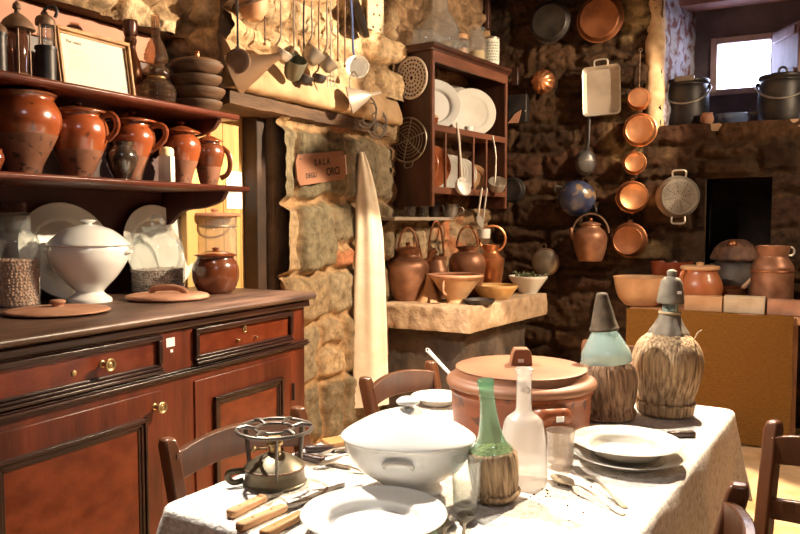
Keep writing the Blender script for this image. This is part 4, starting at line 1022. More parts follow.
def standing(u, R, label, m, name='plate', n=None, z0=ZB, y=None, group=None, sc=(1, 1), x=None, dp=.10):
    """a plate on its rim: the face looks along n"""
    if x is None: x, _ = rk(u, 160, .0)
    n = (n or (-ex * .85 - ey * .5 + Vector((0, 0, .08)))).normalized()
    q = MB().lathe(platter(R, dp * R, .005), 48)
    q.xf(Matrix.Diagonal((sc[0], sc[1], 1, 1)))
    q.xf(n.to_track_quat('Z', 'X').to_matrix().to_4x4())
    zm = min(v[2] for v in q.v)
    c = rw(x, (R + .012) if y is None else y, z0 + .001 - zm)
    return solo(q, name, label, 'plate', m, c, 0, group=group)
mplate_br = mat('brown glazed plate', (.36, .095, .03), (.56, .20, .085), rough=.22, scale=8, coat=.5)
standing(437, .145, 'brown glazed plate in the leftmost slot of the plate rack', mplate_br, group='brown plates in the rack', x=.085, y=.17)
standing(452, .145, 'brown glazed plate in the second slot of the plate rack', mplate_br, group='brown plates in the rack', x=.235, y=.17)
for k in range(2): standing(466, .118, ('white plate leaning just right of the brown ones in the rack', 'second white plate from the brown ones in the rack')[k], mwhite_old, group='white plates in the rack', x=.40 + .035 * k, y=.13)
for k in range(2): standing(477, .112, ('third white plate from the brown ones in the rack', 'last white plate before the small brown dish in the rack')[k], mwhite_old, group='white plates in the rack', x=.545 + .03 * k, y=.13)
standing(488, .095, 'small tan dish in the right end slot of the plate rack', mclay_cream, x=.73, y=.12, dp=.2)
nn = -ex * .75 - ey * .65 + Vector((0, 0, .32))
x, _ = rk(462, 108, .16)
standing(0, .180, 'large white platter leaning on the upper level of the plate rack', mwhite, 'serving_platter', nn, ZM, .17, x=.27, sc=(1.0, 1.04), dp=.2)
standing(0, .185, 'grey-rimmed plate behind the oval dish on the upper rack level', mat('grey plate', (.42, .38, .32), (.55, .50, .44), rough=.25, scale=5), 'plate', -ex * .7 - ey * .7 + Vector((0, 0, .2)), ZM, .24, x=.67)
standing(0, .172, 'pale oval dish leaning at the right of the upper rack level', mwhite_old, 'oval_dish', -ex * .72 - ey * .68 + Vector((0, 0, .2)), ZM, .12, x=.70, sc=(1, 1.0))
x, _ = rk(444, 120, .09)
T = thing('brown_crock', 'small brown crock with domed lid at the left of the upper rack level', 'crock', rw(.095, .09, ZM + .001))
MB().lathe(vessel([(.05, 0), (.064, .02), (.068, .055)], .005), 36).build('body', mclay, T)
MB().lathe(solid([(.072, .056), (.070, .064), (.045, .085), (.012, .10), (.014, .112), (0, .118)], 4), 36).build('lid', mclay_cream, T)
x, _ = rk(474, 127, .04)
solo(MB().lathe(vessel([(.018, 0), (.026, .015), (.032, .045)], .003), 28), 'small_cup', 'small white cup in front of the big platter in the rack', 'cup', mwhite, rw(.52, .035, ZM + .001))
# ladles hanging on the front
x, z = rk(462, 187, -.05)
T = thing('enamel_ladle', 'white enamel ladle hanging on the front of the plate rack', 'ladle', rw(x, -.05, z), rth)
s = S(T.location)
MB().lathe(vessel([(4 * s, -5 * s), (8 * s, -2 * s), (9.5 * s, 3 * s)], .002), 28).xf(Euler((math.radians(70), math.radians(-35), 0)).to_matrix().to_4x4()).build('bowl', mwhite, T)
MB().tube(cr([(2 * s, 2 * s, 6 * s), (2 * s, 2 * s, 14 * s), (0, 3 * s, 40 * s), (0, 6 * s, 64 * s)], 5), 1.2 * s, 8).build('handle', mwhite_old, T)
x, z = rk(497, 186, -.05)
T = thing('tin_ladle', 'grey cup ladle with bent handle hanging at the right end of the plate rack', 'ladle', rw(x, -.05, z), rth)
MB().lathe(vessel([(5 * s, -6 * s), (8 * s, -3 * s), (10 * s, 6 * s)], .002), 28).xf(Euler((math.radians(20), math.radians(-30), 0)).to_matrix().to_4x4()).build('bowl', mtin_lt, T)
MB().tube(cr([(-6 * s, 0, 3 * s), (-4 * s, 0, 14 * s), (0, 2 * s, 34 * s), (0, 6 * s, 54 * s)], 5), 1.1 * s, 8).build('handle', mtin, T)
for i, (u0, v0, u1, v1) in enumerate(((482, 188, 477, 222), (487, 188, 482, 228))):
    x0, z0 = rk(u0, v0, -.07); x1, z1 = rk(u1, v1, -.07)
    T = thing('skimmer' if i == 0 else 'cup_ladle', ('long pale skimmer hanging below the plate rack', 'long pale rod with white cup hanging below the plate rack')[i], 'ladle', rw(x1, -.07, z1), rth)
    MB().tube([(0, 0, 0), (x1 and (x0 - x1), 0, z0 - z1)], 1.1 * s, 8).build('handle', mtin_lt, T)
    if i == 0: MB().lathe(solid([(5 * s, 0), (6.5 * s, 3 * s), (6.6 * s, 4 * s)], 3), 24).xf(Euler((math.radians(75), 0, 0)).to_matrix().to_4x4()).build('bowl', mtin_lt, T)
    else: MB().lathe(vessel([(5.5 * s, -11 * s), (6.5 * s, -10 * s), (7 * s, -1 * s)], .002), 24).xf(Matrix.Translation((4 * s, 0, 0))).build('cup', mwhite_old, T)

# on top of the rack
ZR = 2.446
def rt(u, y): 
    p = P(u, 45, n=ey, q=RO + ey * y); x = (p - RO).dot(ex); w = rw(x, y, ZR); return w, S(w)
p, s = rt(440, .17)
T = thing('glass_carafe', 'big round clear glass carafe on top of the plate rack', 'carafe', p)
MB().lathe([(0, 0)] + cr([(16 * s, .0), (20 * s, 8 * s), (19 * s, 26 * s), (13 * s, 38 * s), (8 * s, 46 * s), (8 * s, 60 * s), (9 * s, 62 * s)], 6), 36).build('glass_body', mgl_tall, T)
p, s = rt(424, .14)
q = MB().lathe([(0, 0)] + cr([(9 * s, 0), (10 * s, 4 * s), (10 * s, 20 * s), (4 * s, 28 * s), (3.5 * s, 38 * s)], 5), 30).xf(Matrix.Translation((-12 * s, 0, 10.2 * s)) @ Euler((0, pi / 2, 0)).to_matrix().to_4x4())
solo(q, 'glass_bottle', 'clear glass bottle lying at the left end on top of the plate rack', 'bottle', mgl_tall, p + ey * .0)
p, s = rt(461, .08)
T = thing('corked_jar', 'squat jar with pale contents and flat top beside the carafe on the rack', 'jar', p)
MB().lathe([(0, 0)] + cr([(7.5 * s, 0), (8 * s, 6 * s), (7.5 * s, 15 * s), (6 * s, 18 * s)], 4), 28).build('glass_body', mgl_tall, T)
MB().lathe(solid([(6.5 * s, 18 * s), (6.8 * s, 19 * s), (6.8 * s, 22 * s), (6 * s, 23 * s)], 3), 28).build('lid', mclay_cream, T)
MB().lathe(solid([(6.6 * s, .002), (6.8 * s, 9 * s)], 3), 24).build('contents', mclay_cream, T)
p, s = rt(477, .12)
T = thing('glass_jar', 'clear screw-top jar with pale filling standing on top of the plate rack', 'jar', p)
MB().lathe([(0, 0)] + cr([(8.5 * s, 0), (9 * s, 6 * s), (9 * s, 24 * s), (6.5 * s, 30 * s), (6.5 * s, 33 * s), (8 * s, 34 * s), (8 * s, 37 * s)], 4), 28).build('glass_body', mgl_tall, T)
MB().lathe(solid([(7.6 * s, .002), (7.8 * s, 14 * s)], 3), 24).build('contents', mat('yellow filling', (.6, .42, .2), rough=.8), T)
p, s = rt(492, .05)
T = thing('label_tin', 'pale cylindrical tin with printed paper label at the right end of the rack top', 'tin', p)
MB().lathe(solid([(7.3 * s, 0), (7.3 * s, 26 * s), (7 * s, 27 * s)], 2), 28).build('body', mpaper, T)
q = MB(); random.seed(5)
for i in range(7):
    z = (5 + i * 2.8) * s; a = -2.5
    while a < -.7:
        da = random.uniform(.12, .3); q.loft([[(7.4 * s * math.cos(b), 7.4 * s * math.sin(b), z + dz) for b in (a, a + da / 2, a + da)] + [(7.0 * s * math.cos(b), 7.0 * s * math.sin(b), z + dz) for b in (a + da, a + da / 2, a)] for dz in (0, 1.3 * s)]); a += da + .12
q.build('label_print', mat('label ink', (.22, .30, .28), rough=.9), T)
MB().lathe(solid([(7.4 * s, 26.5 * s), (7.5 * s, 28 * s), (6 * s, 29 * s)], 2), 28).build('lid', mtin, T)

# small shelf below it with odds and ends
a_ = P(398, 217, X=-2.06); b_ = P(456, 219, X=-2.06); zs = 1.385
T = thing('small_shelf', 'narrow grey board with small cups under the plate rack', 'shelf', (-2.14, a_.y, zs - .022), 0)
MB().box(-.12, .06, 0, b_.y - a_.y, 0, .022).build('board', mat('grey board', (.26, .2, .15), (.4, .33, .26), rough=.8, scale=8, stretch=(1, .2, 1)), T, bevel=.003)
for y in (.06, b_.y - a_.y - .08): MB().prism([(-.12, 0), (-.12, -.09), (-.02, -.01), (-.02, 0)], y, y + .016).build('bracket', mwood_dark, T)
for i, (u, r, h, m, lab) in enumerate(((410, 6, 10, mdusk, 'dusty glass cup at the left end of the narrow board'), (423, 5.5, 13, mdusk, 'taller dusty glass second on the narrow board'), (434, 6, 15, miron, 'dark metal beaker in the middle of the narrow board'), (450, 8.5, 13, mtin, 'grey tin mug at the right end of the narrow board'))):
    p, s, _ = put(u, zs, X=-2.12)
    T = thing('mug' if i == 3 else 'glass_cup', lab, 'cup', p)
    MB().lathe(vessel([(r * .8 * s, 0), (r * .9 * s, .3 * h * s), (r * s, h * s)], .002), 24).build('bowl', m, T)
    if i > 1: MB().tube(cr([(r * .9 * s, 0, h * .8 * s), (r * 1.5 * s, 0, h * .7 * s), (r * 1.5 * s, 0, h * .35 * s), (r * .9 * s, 0, h * .25 * s)], 5), .8 * s, 8).build('handle', m, T)

# ------------------------------------------------------------------ stone slab
ZSL = .86
fl, fr, br = P(381, 303, Z=ZSL), P(470, 308, Z=ZSL), P(547, 293, Z=ZSL)
bl = fl + (br - fr) + Vector((-.12, .0, 0))
def rough_block(cs, z0, z1, m, name, parent, amp=.012, n=26, seed=0, inset=.012):
    o2 = []
    for i in range(4):
        a, b = Vector(cs[i]), Vector(cs[(i + 1) % 4])
        for k in range(n): o2.append(a.lerp(b, k / n))
    cen = sum(o2, Vector()) / len(o2)
    rings = []
    zz = [(z0, inset * 3)] + [(z0 + (z1 - z0) * t, 0 if .05 < t < .97 else inset * .5) for t in (.04, .2, .35, .5, .65, .8, .92)] + [(z1 - inset * .4, inset * .3), (z1, inset)]
    for z, ins in zz:
        rg = []
        for p in o2:
            d = (p - cen); d.z = 0
            k = 1 - ins / max(d.length, .01)
            qx, qy = cen.x + d.x * k, cen.y + d.y * k
            a = amp * noise3(qx * 14 + seed, qy * 14, z * 14) + .5 * amp * noise3(qx * 35 + seed, qy * 35, z * 35)
            dn = d.normalized()
            rg.append((qx + dn.x * a, qy + dn.y * a, z))
        rings.append(rg)
    mb = MB().loft(rings, caps=False)
    top = [(cen.x + (x - cen.x) * .5, cen.y + (y - cen.y) * .5, z1) for x, y, z in rings[-1]]
    b0 = len(mb.v); mb.v += top
    L0 = len(mb.v) - 2 * len(top)
    for k in range(len(top)): mb.f.append((L0 + k, L0 + (k + 1) % len(top), b0 + (k + 1) % len(top), b0 + k))
    mb.f.append(tuple(range(b0, b0 + len(top)))); mb.f.append(tuple(reversed(range(len(top)))))
    lo = parent.location
    return mb.xf(Matrix.Translation(-Vector(lo))).build(name, m, parent, sharp=50)
bench = thing('stone_bench', 'thick chiselled stone slab on a block base below the plate rack', 'stone bench', (fr.x, fr.y, 0), 0)
rough_block([fl, fr, br, bl], ZSL - .155, ZSL, mstone_slab, 'slab', bench, .016)
ins = [fl + Vector((0, .08, 0)), fr + Vector((-.07, .09, 0)), br + Vector((-.12, -.1, 0)), bl]
rough_block(ins, 0, ZSL - .156, mat('plinth stone', (.035, .023, .016), (.08, .053, .036), rough=.95, scale=8, bump=.8, bscale=18), 'base', bench, .02, seed=4)

def sl(u, v): p = P(u, v, Z=ZSL); p.z = ZSL + .001; return p, S(p)
def arch(T, s, r, z0, h, m, th=1.0, ang=0, name='bail_handle'):
    pts = [(r * s * math.cos(a) , 0, z0 + h * s * math.sin(a)) for a in [pi * k / 16 for k in range(17)]]
    return MB().tube(pts, th * s, 8).xf(Matrix.Rotation(ang, 4, 'Z')).build(name, m, T)
p, s = sl(408, 300); Hh = 50 * s
T = thing('copper_pitcher', 'big round copper pitcher with hoop handle at the left front of the slab', 'pitcher', p)
MB().lathe(vessel(K([(14, 0), (15, .04), (19, .3), (21, .6), (19, .76), (12, .86), (11, .92), (13, 1)], s, Hh), .004), 44).build('body', mcopper_rose, T)
arch(T, s, 9.5, 48 * s, 24, mcopper_rose, 1.3)
MB().tube(cr([(16 * s, 0, 38 * s), (21 * s, 0, 40 * s), (23 * s, 0, 47 * s), (28 * s, 0, 50 * s)], 5), [3.4 * s * (1 - .018 * k) for k in range(16)], 10).build('spout', mcopper_dk, T)
q = MB().lathe(solid([(12 * s, 49.5 * s), (12.5 * s, 51 * s), (6 * s, 53 * s), (2 * s, 54 * s), (2.5 * s, 57 * s), (0, 58 * s)], 3), 32); q.build('lid', mcopper_dk, T)
p, s = sl(432, 298.5); Hh = 42 * s
T = thing('copper_kettle', 'narrow copper kettle with tall hoop handle behind the big pitcher', 'kettle', p + Vector((0, .06, 0)))
MB().lathe(vessel(K([(10, 0), (12, .2), (13, .6), (9, .85), (8, .92), (9, 1)], s, Hh), .004), 36).build('body', mcopper_rose, T)
arch(T, s, 9, 39 * s, 38, mcopper_dk, 1.1, .5)
p, s = sl(467, 296.5); Hh = 50 * s
T = thing('copper_pitcher', 'dull copper pitcher with wide shoulders and hoop handle in the middle of the slab', 'pitcher', p)
MB().lathe(vessel(K([(12, 0), (14, .1), (17.5, .45), (18.5, .68), (15, .84), (9, .9), (9.5, .94), (11, 1)], s, Hh), .004), 40).build('body', mcopper_rose, T)
arch(T, s, 11, 48 * s, 22, mcopper_dk, 1.2, .25)
p, s = sl(491, 295); Hh = 50 * s
T = thing('copper_can', 'cone shaped reddish copper can with round hoop handle at the right of the slab', 'can', p)
MB().lathe(vessel(K([(7, 0), (9, .1), (13, .66), (12, .74), (7.5, .84), (7, .9), (8.5, 1)], s, Hh), .004), 36).build('body', mcopper, T)
MB().ring(13 * s, 1.2 * s, (1 * s, 0, 56 * s), 36, 8, 'y').build('hoop_handle', mcopper, T)
p, s = sl(456, 302.5)
T = thing('footed_bowl', 'footed brown clay bowl with side handle at the front of the slab', 'bowl', p)
MB().lathe(vessel([(10 * s, 0), (9.5 * s, 2 * s), (10 * s, 4 * s), (16 * s, 12 * s), (23 * s, 22 * s), (26 * s, 25 * s), (26.5 * s, 28 * s)], .006), 44).build('body', mclay_cream, T)
MB().ring(26 * s, 1.6 * s, (0, 0, 27 * s), 44).build('rim', mclay_raw, T)
handle(MB(), [(-13 * s, -18 * s, 23 * s), (-14 * s, -23 * s, 21 * s), (-14 * s, -22 * s, 13 * s), (-11 * s, -13 * s, 9 * s)], .011, .007).build('handle', mclay_raw, T)
p, s = sl(429, 301.5)
solo(MB().lathe(solid([(13 * s, 0), (11 * s, 3 * s), (5 * s, 15 * s), (3 * s, 24 * s), (2.4 * s, 28 * s)], 4), 30, rmod=lambda a, z: 1 + .05 * math.sin(5 * a)), 'plaster_cone', 'pale cone of plaster or stone beside the footed bowl', 'cone', mclay_cream, p)
p, s = sl(495, 299)
solo(MB().lathe(vessel([(13 * s, 0), (15 * s, 2 * s), (21 * s, 10 * s), (22.5 * s, 12 * s), (22.5 * s, 14 * s)], .005), 44), 'yellow_bowl', 'shallow yellow-brown bowl right of the footed bowl on the slab', 'bowl', mat('yellow glaze bowl', (.48, .26, .09), (.66, .42, .18), rough=.35, scale=9, coat=.2), p)
p, s = sl(479, 304)
solo(MB().lathe(vessel([(13 * s, 0), (14 * s, 1 * s), (16.5 * s, 4.5 * s)], .003), 40), 'iron_dish', 'flat dark iron dish at the front edge of the slab', 'dish', miron, p + Vector((.0, .0, 0)))
p, s = sl(528, 293)
T = thing('white_bowl', 'pale bowl holding dried green herbs at the right end of the slab', 'bowl', p)
MB().lathe(vessel([(9 * s, 0), (10 * s, 2 * s), (17 * s, 12 * s), (19 * s, 15 * s), (19.5 * s, 17 * s)], .005), 44).build('body', mwhite_old, T)
random.seed(9); q = MB()
for i in range(90):
    a = random.uniform(0, 2 * pi); r = random.uniform(0, 15) * s; z = random.uniform(11, 17) * s
    x, y = r * math.cos(a), r * math.sin(a); d = Vector((random.uniform(-1, 1), random.uniform(-1, 1), random.uniform(.1, .9))) * 6 * s
    q.tube([(x, y, z), (x + d.x * .5, y + d.y * .5, z + d.z), (x + d.x, y + d.y, z + d.z * .8)], [.5 * s, 1.1 * s, .2 * s], 4, flat=.4)
q.lathe([(0, 8 * s), (14 * s, 10 * s), (14 * s, 12 * s), (0, 13 * s)], 20)
hb_ = tag(q.build('dried_herbs', mgreen, None, p, 0), 'dried green herbs heaped in the pale bowl on the slab', 'herbs', None, 'stuff')
# ------------------------------------------------------------------ on the back wall
YH = YB - .115
def bw(u, v, Y=YH): p = P(u, v, Y=Y); return p, S(p)
TURN = Euler((pi / 2, 0, 0)).to_matrix().to_4x4()          # a lathe axis turned to face the room
def nail(T, s, z, y=.05): MB().tube([(0, y, z), (0, -.02, z + .003)], .0035, 8).build('nail', miron, T)
def wallpan(u, v, r, depth, label, m, name='copper_pan', Y=YH, tilt=(0, 0), handle_to=None, mh=None, open_=False, group=None, cat='pan'):
    """a round pan hung with its mouth (open_) or its base to the room"""
    p, s = bw(u, v, Y)
    T = thing(name, label, cat, p, 0, group)
    q = MB()
    R = r * s; D = depth * s
    if open_: q.lathe(vessel([(R * .8, -D), (R * .88, -D * .96), (R * .96, -.1 * D), (R, 0)], .0025), 44)
    else: q.lathe(vessel([(R * .76, -D), (R * .82, -D * .97), (R * .93, -.2 * D), (R * .95, -.06 * D), (R, 0)], .0025), 44).xf(Euler((pi, 0, 0)).to_matrix().to_4x4())
    q.xf(Euler((math.radians(tilt[0]), 0, math.radians(tilt[1]))).to_matrix().to_4x4() @ TURN)
    q.build('body', m, T)
    if open_: MB().ring(R, .0028, (0, 0, 0), 44, 6).xf(Euler((math.radians(tilt[0]), 0, math.radians(tilt[1]))).to_matrix().to_4x4() @ TURN).build('rim', mh or m, T)
    if handle_to:
        L_ = handle_to * s
        MB().tube([(0, 0, R * .97), (0, .012, R + L_ * .5), (0, .02, R + L_)], [.007, .0055, .006], 8, flat=.5).build('handle', mh or miron_br, T)
        MB().ring(.011, .003, (0, .02, R + L_ + .009), 14, 6, 'y').build('hanging_eye', mh or miron_br, T)
    else:
        MB().ring(.009, .0025, (0, 0, R + .008), 14, 6, 'y').build('hanging_eye', mh or miron_br, T)
    return T
wallpan(550, 22, 21, 4, 'large black round pan high on the back wall', miron, 'iron_pan', cat='pan')
wallpan(600, 19, 23.5, 5, 'large tarnished copper round pan highest on the back wall', mcopper_dk)
p, s = bw(543, 82)
T = thing('jelly_mould', 'round fluted copper mould hanging on the dark back wall', 'mould', p, 0)
q = MB().lathe(solid([(11.5 * s, 0), (11 * s, 3 * s), (8 * s, 8 * s), (3 * s, 10.5 * s), (0, 11 * s)], 5), 64, rmod=lambda a, z: 1 + .07 * math.cos(10 * a) if z < 10.8 * s else 1)
q.xf(TURN).build('dome', mcopper, T)
MB().ring(11.8 * s, .0035, (0, 0, 0), 44).xf(TURN).build('rim', mcopper_dk, T)
MB().ring(.008, .002, (0, 0, 12.5 * s + .006), 14, 6, 'y').build('hanging_eye', mcopper_dk, T)
# rectangular tray
pa, s = bw(584, 68); pb, _ = bw(621, 114.5)
T = thing('roasting_tin', 'rectangular aluminium roasting tin hanging with its handle up on the back wall', 'tray', ((pa.x + pb.x) / 2, YH - .01, (pa.z + pb.z) / 2), (0, math.radians(-2), 0))
w2, h2 = (pb.x - pa.x) / 2, (pa.z - pb.z) / 2
def rr(w, h, r, n=6):
    o = []
    for cx_, cz_, a0 in ((w - r, h - r, 0), (-w + r, h - r, pi / 2), (-w + r, -h + r, pi), (w - r, -h + r, 3 * pi / 2)):
        for k in range(n + 1): a = a0 + pi / 2 * k / n; o.append((cx_ + r * math.cos(a), cz_ + r * math.sin(a)))
    return o
rg = []
for w, h, y in ((w2 * .86, h2 * .9, .030), (w2 * .95, h2 * .96, -.016), (w2 * 1.0, h2 * 1.0, -.020), (w2 * 1.0, h2 * 1.0, -.016), (w2 * .97, h2 * .975, -.012), (w2 * .9, h2 * .925, .034)): rg.append([(x, y, z) for x, z in rr(w, h, .03)])
rg = [rg[0], rg[1], rg[2], rg[3], rg[4], rg[5]]
MB().loft(rg).build('pan', mtin_lt, T, sharp=50)
for sg in (1, -1):
    a = [(-6.5 * s, -.014, sg * h2), (-6 * s, -.022, sg * (h2 + 5 * s)), (0, -.022, sg * (h2 + 6 * s)), (6 * s, -.022, sg * (h2 + 5 * s)), (6.5 * s, -.014, sg * h2)]
    if sg > 0: MB().tube(cr(a, 5), 1.0 * s, 8).build('handle', mtin_lt, T)
wallpan(639, 99, 11.5, 10, 'small copper saucepan with upright handle, topmost of the copper column', mcopper, tilt=(0, 6), handle_to=36)
wallpan(640, 130, 16.5, 8, 'bright copper pan below the saucepan with upright handle', mcopper, tilt=(2, 6), mh=mcopper_rose)
wallpan(634.5, 163, 11.5, 8, 'small orange copper pan in the middle of the copper column', mcopper, tilt=(0, 10), mh=mcopper_rose)
wallpan(632, 197, 16, 12, 'medium copper pan turned to the right beside the colander', mcopper, tilt=(0, 16), mh=mcopper)
wallpan(629.5, 240, 17.5, 10, 'lowest dull copper pan of the column above the burlap counter', mcopper_dk, mh=mcopper_dk)
# dark ladle
p, s = bw(586, 162)
T = thing('iron_ladle', 'dark ladle with mottled oval bowl hanging between the tray and the copper column', 'ladle', p, 0)
MB().lathe(vessel([(4 * s, -5 * s), (8 * s, -3 * s), (10 * s, 2 * s), (10.5 * s, 4 * s)], .002), 30).xf(Matrix.Diagonal((1, 1, 1.25, 1)) @ Euler((math.radians(-90), 0, .4)).to_matrix().to_4x4()).build('bowl', mat('mottled dark enamel', (.03, .028, .028), (.09, .08, .075), rough=.35, scale=9, speck=((.3, .25, .2), 22, .6)), T)
MB().tube(cr([(0, 0, 11 * s), (1.5 * s, 0, 20 * s), (2 * s, .01, 45 * s)], 5), [2 * s * (1 - .02 * k) for k in range(11)], 8, flat=.5).build('handle', miron, T)
# blue enamel colander bowl
p, s = bw(577, 198)
T = thing('enamel_colander', 'blue speckled enamel bowl hanging upside against the back wall', 'colander', p, 0)
MB().lathe(solid([(18 * s, 0), (18.5 * s, 2 * s), (16 * s, 9 * s), (10 * s, 14 * s), (4 * s, 15.5 * s)], 5), 44).xf(Euler((math.radians(20), 0, math.radians(12))).to_matrix().to_4x4() @ TURN).build('bowl', mblue, T)
for a in (2.7, -.55):
    MB().tube(cr([(17 * s * math.cos(a), 0, 17 * s * math.sin(a) + 3 * s), (23 * s * math.cos(a), -4 * s, 23 * s * math.sin(a) + 2 * s), (23 * s * math.cos(a), -4 * s, 23 * s * math.sin(a) - 3 * s), (17 * s * math.cos(a), 0, 17 * s * math.sin(a) - 3 * s)], 5), 1.3 * s, 8).build('handle', miron, T)
# hanging kettle
p, s = bw(590, 261, YH - .08)
T = thing('hanging_kettle', 'dented tan metal kettle hanging by its hoop on the back wall', 'kettle', p, 0)
MB().lathe(solid(K([(11, 0), (12, .04), (15, .3), (16.5, .6), (15, .78), (10, .92), (9, 1)], s, 36 * s), 5), 40).build('body', mcopper_rose, T)
lm = MB().lathe(solid([(9.5 * s, 35.5 * s), (10 * s, 37 * s), (5 * s, 39 * s), (0, 39.5 * s)], 3), 30).build('lid', mcopper_rose, T)
MB().ball(2.2 * s, (0, 0, 41 * s), 12, 8).build('knob', mcopper_dk, lm)
MB().tube(cr([(-13 * s, 0, 20 * s), (-18 * s, 0, 26 * s), (-20 * s, 0, 33 * s)], 5), [4 * s * (1 - .05 * k) for k in range(11)], 10).build('spout', mcopper_rose, T)
MB().tube([(18 * s * math.cos(a), 0, 28 * s + 19 * s * math.sin(a)) for a in [pi * k / 20 for k in range(21)]], 1.0 * s, 8).build('bail_handle', miron_br, T)
# colander with two handles
p, s = bw(679, 197, YH - .04)
T = thing('tin_colander', 'round tin colander with star of holes and two wire handles', 'colander', p, 0)
rotc = Euler((math.radians(2), 0, math.radians(-14))).to_matrix().to_4x4() @ TURN
MB().lathe(vessel([(16.5 * s, -2 * s), (17.5 * s, -2 * s), (18.5 * s, 3 * s), (20.5 * s, 7 * s), (21 * s, 11 * s), (21.5 * s, 12 * s)], .0025), 48).xf(Euler((math.radians(2), 0, math.radians(14))).to_matrix().to_4x4() @ TURN @ Matrix.Diagonal((1, 1, -1, 1))).build('body', mtin_lt, T)
rc2 = Euler((math.radians(2), 0, math.radians(14))).to_matrix().to_4x4() @ TURN
q = MB().lathe([(0, 2.3 * s), (16.6 * s, 2.3 * s), (16.6 * s, 3.1 * s), (0, 3.1 * s)], 40).xf(rc2); q.build('base_plate', mtin, T)
q = MB()
for k in range(8):
    a = k * pi / 4 + .2
    for j in range(2, 8): q.lathe([(0, 3.1 * s), (.55 * s, 3.1 * s), (.55 * s, 3.35 * s), (0, 3.35 * s)], 6, (j * 1.9 * s * math.cos(a), j * 1.9 * s * math.sin(a), 0))
for R_ in (6, 10, 14):
    for k in range(int(R_ * 2.2)):
        a = 2 * pi * k / int(R_ * 2.2); q.lathe([(0, 3.1 * s), (.45 * s, 3.1 * s), (.45 * s, 3.35 * s), (0, 3.35 * s)], 6, (R_ * s * math.cos(a), R_ * s * math.sin(a), 0))
ho = q.xf(rc2).build('hole_pattern', mat('dark holes', (.05, .04, .03), rough=.9), T)
for sg in (1, -1):
    zt = 19.5 * s
    MB().tube(cr([(-6 * s, -.01, sg * zt), (-6 * s, -.02, sg * (zt + 6 * s)), (0, -.02, sg * (zt + 7 * s)), (6 * s, -.02, sg * (zt + 6 * s)), (6 * s, -.01, sg * zt)], 5), .9 * s, 8).build('handle', mtin_lt, T)
# round sieve beside the slab
p, s = bw(545.5, 262, YH - .05)
T = thing('round_sieve', 'small round pale sieve with dark rim hanging right of the slab', 'sieve', p, 0)
MB().ring(13 * s, 1.1 * s, (0, 0, 0), 40, 8, 'y').build('rim', miron_br, T)
MB().lathe(solid([(12.5 * s, 0), (11 * s, 2 * s), (0, 4 * s)], 3), 36).xf(TURN).build('mesh_bowl', mtin, T)
MB().ring(2.5 * s, .6 * s, (-2 * s, 0, 15.5 * s), 14, 6, 'y').build('hanging_eye', miron_br, T)
wallpan(513, 190, 13, 6, 'dark shallow pan in the shade right of the plate rack', miron, 'iron_pan')
p, s = bw(516, 77)
solo(MB().box(-3.5 * s, 3.5 * s, -.03, .03, -9 * s, 9 * s), 'wooden_block', 'small brown wooden block on the wall just right of the rack top', 'block', mwood_dark, p, 0, bevel=.006)
p, s = bw(519, 108)
T = thing('iron_box', 'dark flat metal box hanging on the back wall right of the rack', 'box', p, 0)
MB().box(-11 * s, 9 * s, -.03, .04, -15 * s, 13 * s).build('body', miron, T, bevel=.006)
MB().prism([(-10 * s, -15.2 * s), (1 * s, -15.2 * s), (4 * s, -3 * s), (-2 * s, -6 * s)], -.04, -.031).build('torn_label', mclay_raw, T)
MB().ball(.007, (8 * s, -.034, -4 * s), 10, 6).build('stud', mtin, T)
# carved wooden board, top right of the rack
pa = P(466, -14, Y=YB - .16); pb = P(489, 29, Y=YB - .16); s = S(pa)
T = thing('wooden_rack', 'dark red wooden board with cut-outs above the jars in the corner', 'rack', ((pa.x + pb.x) / 2, YB - .16, pb.z), 0)
w2 = (pb.x - pa.x) / 2; hh2 = pa.z - pb.z
MB().box(-w2, w2, .02, .035, 0, hh2).build('back', mwood_rack, T)
for k in range(3): MB().box(-w2 + k * w2 * .82, -w2 + k * w2 * .82 + w2 * .36, -.01, .02, hh2 * .08 * (k % 2), hh2).build('slat', mwood_rackf if k == 1 else mwood_rack, T, bevel=.004)

# ------------------------------------------------------------------ window sill
def sill(u, Y): p, s, v = col(u, WZ0 + .003, Y=Y); p.z = WZ0 + .004; return p, s, v
for u, r, vt, lab, ang in ((686, 21, 79, 'black iron pot with wire handle at the left of the window sill', 0), (781, 22, 74, 'black iron pot with lid knob at the right of the window sill', .3)):
    p, s, v = sill(u, YB + .22); Hh = (v - vt) * s
    T = thing('iron_pot', lab, 'pot', p, 0)
    MB().lathe(vessel(K([(r * .86, 0), (r * .94, .06), (r, .35), (r * .97, .75), (r * .92, .84), (r * .98, .88)], s, Hh), .005), 40).build('body', miron, T)
    lm = MB().lathe(solid(K([(r * .98, .885), (r * 1.0, .9), (r * .96, .95), (r * .5, .985), (r * .2, 1.0)], s, Hh), 4), 40).build('lid', miron, T)
    if ang: MB().ring(3.5 * s, 1.2 * s, (0, 0, Hh + 2.5 * s), 18, 8, 'y').build('knob', miron, lm)
    else: MB().box(-9 * s, 9 * s, -r * s - .003, -r * .9 * s, .88 * Hh, .98 * Hh).build('latch_plate', mtin, lm, bevel=.002)
    pts = [((r + 1.5) * s * math.cos(a), -(abs(math.sin(a)) * r * 1.08) * s, .80 * Hh - math.sin(a) * 18 * s) for a in [pi * k / 24 for k in range(25)]]
    MB().tube(pts, 1.1 * s, 8).build('bail_handle', mtin, T)
    for sg in (-1, 1): MB().ball(2.2 * s, (sg * r * s, 0, .80 * Hh), 10, 6).build('lug', miron, T)
p, s, v = sill(707, YB + .07)
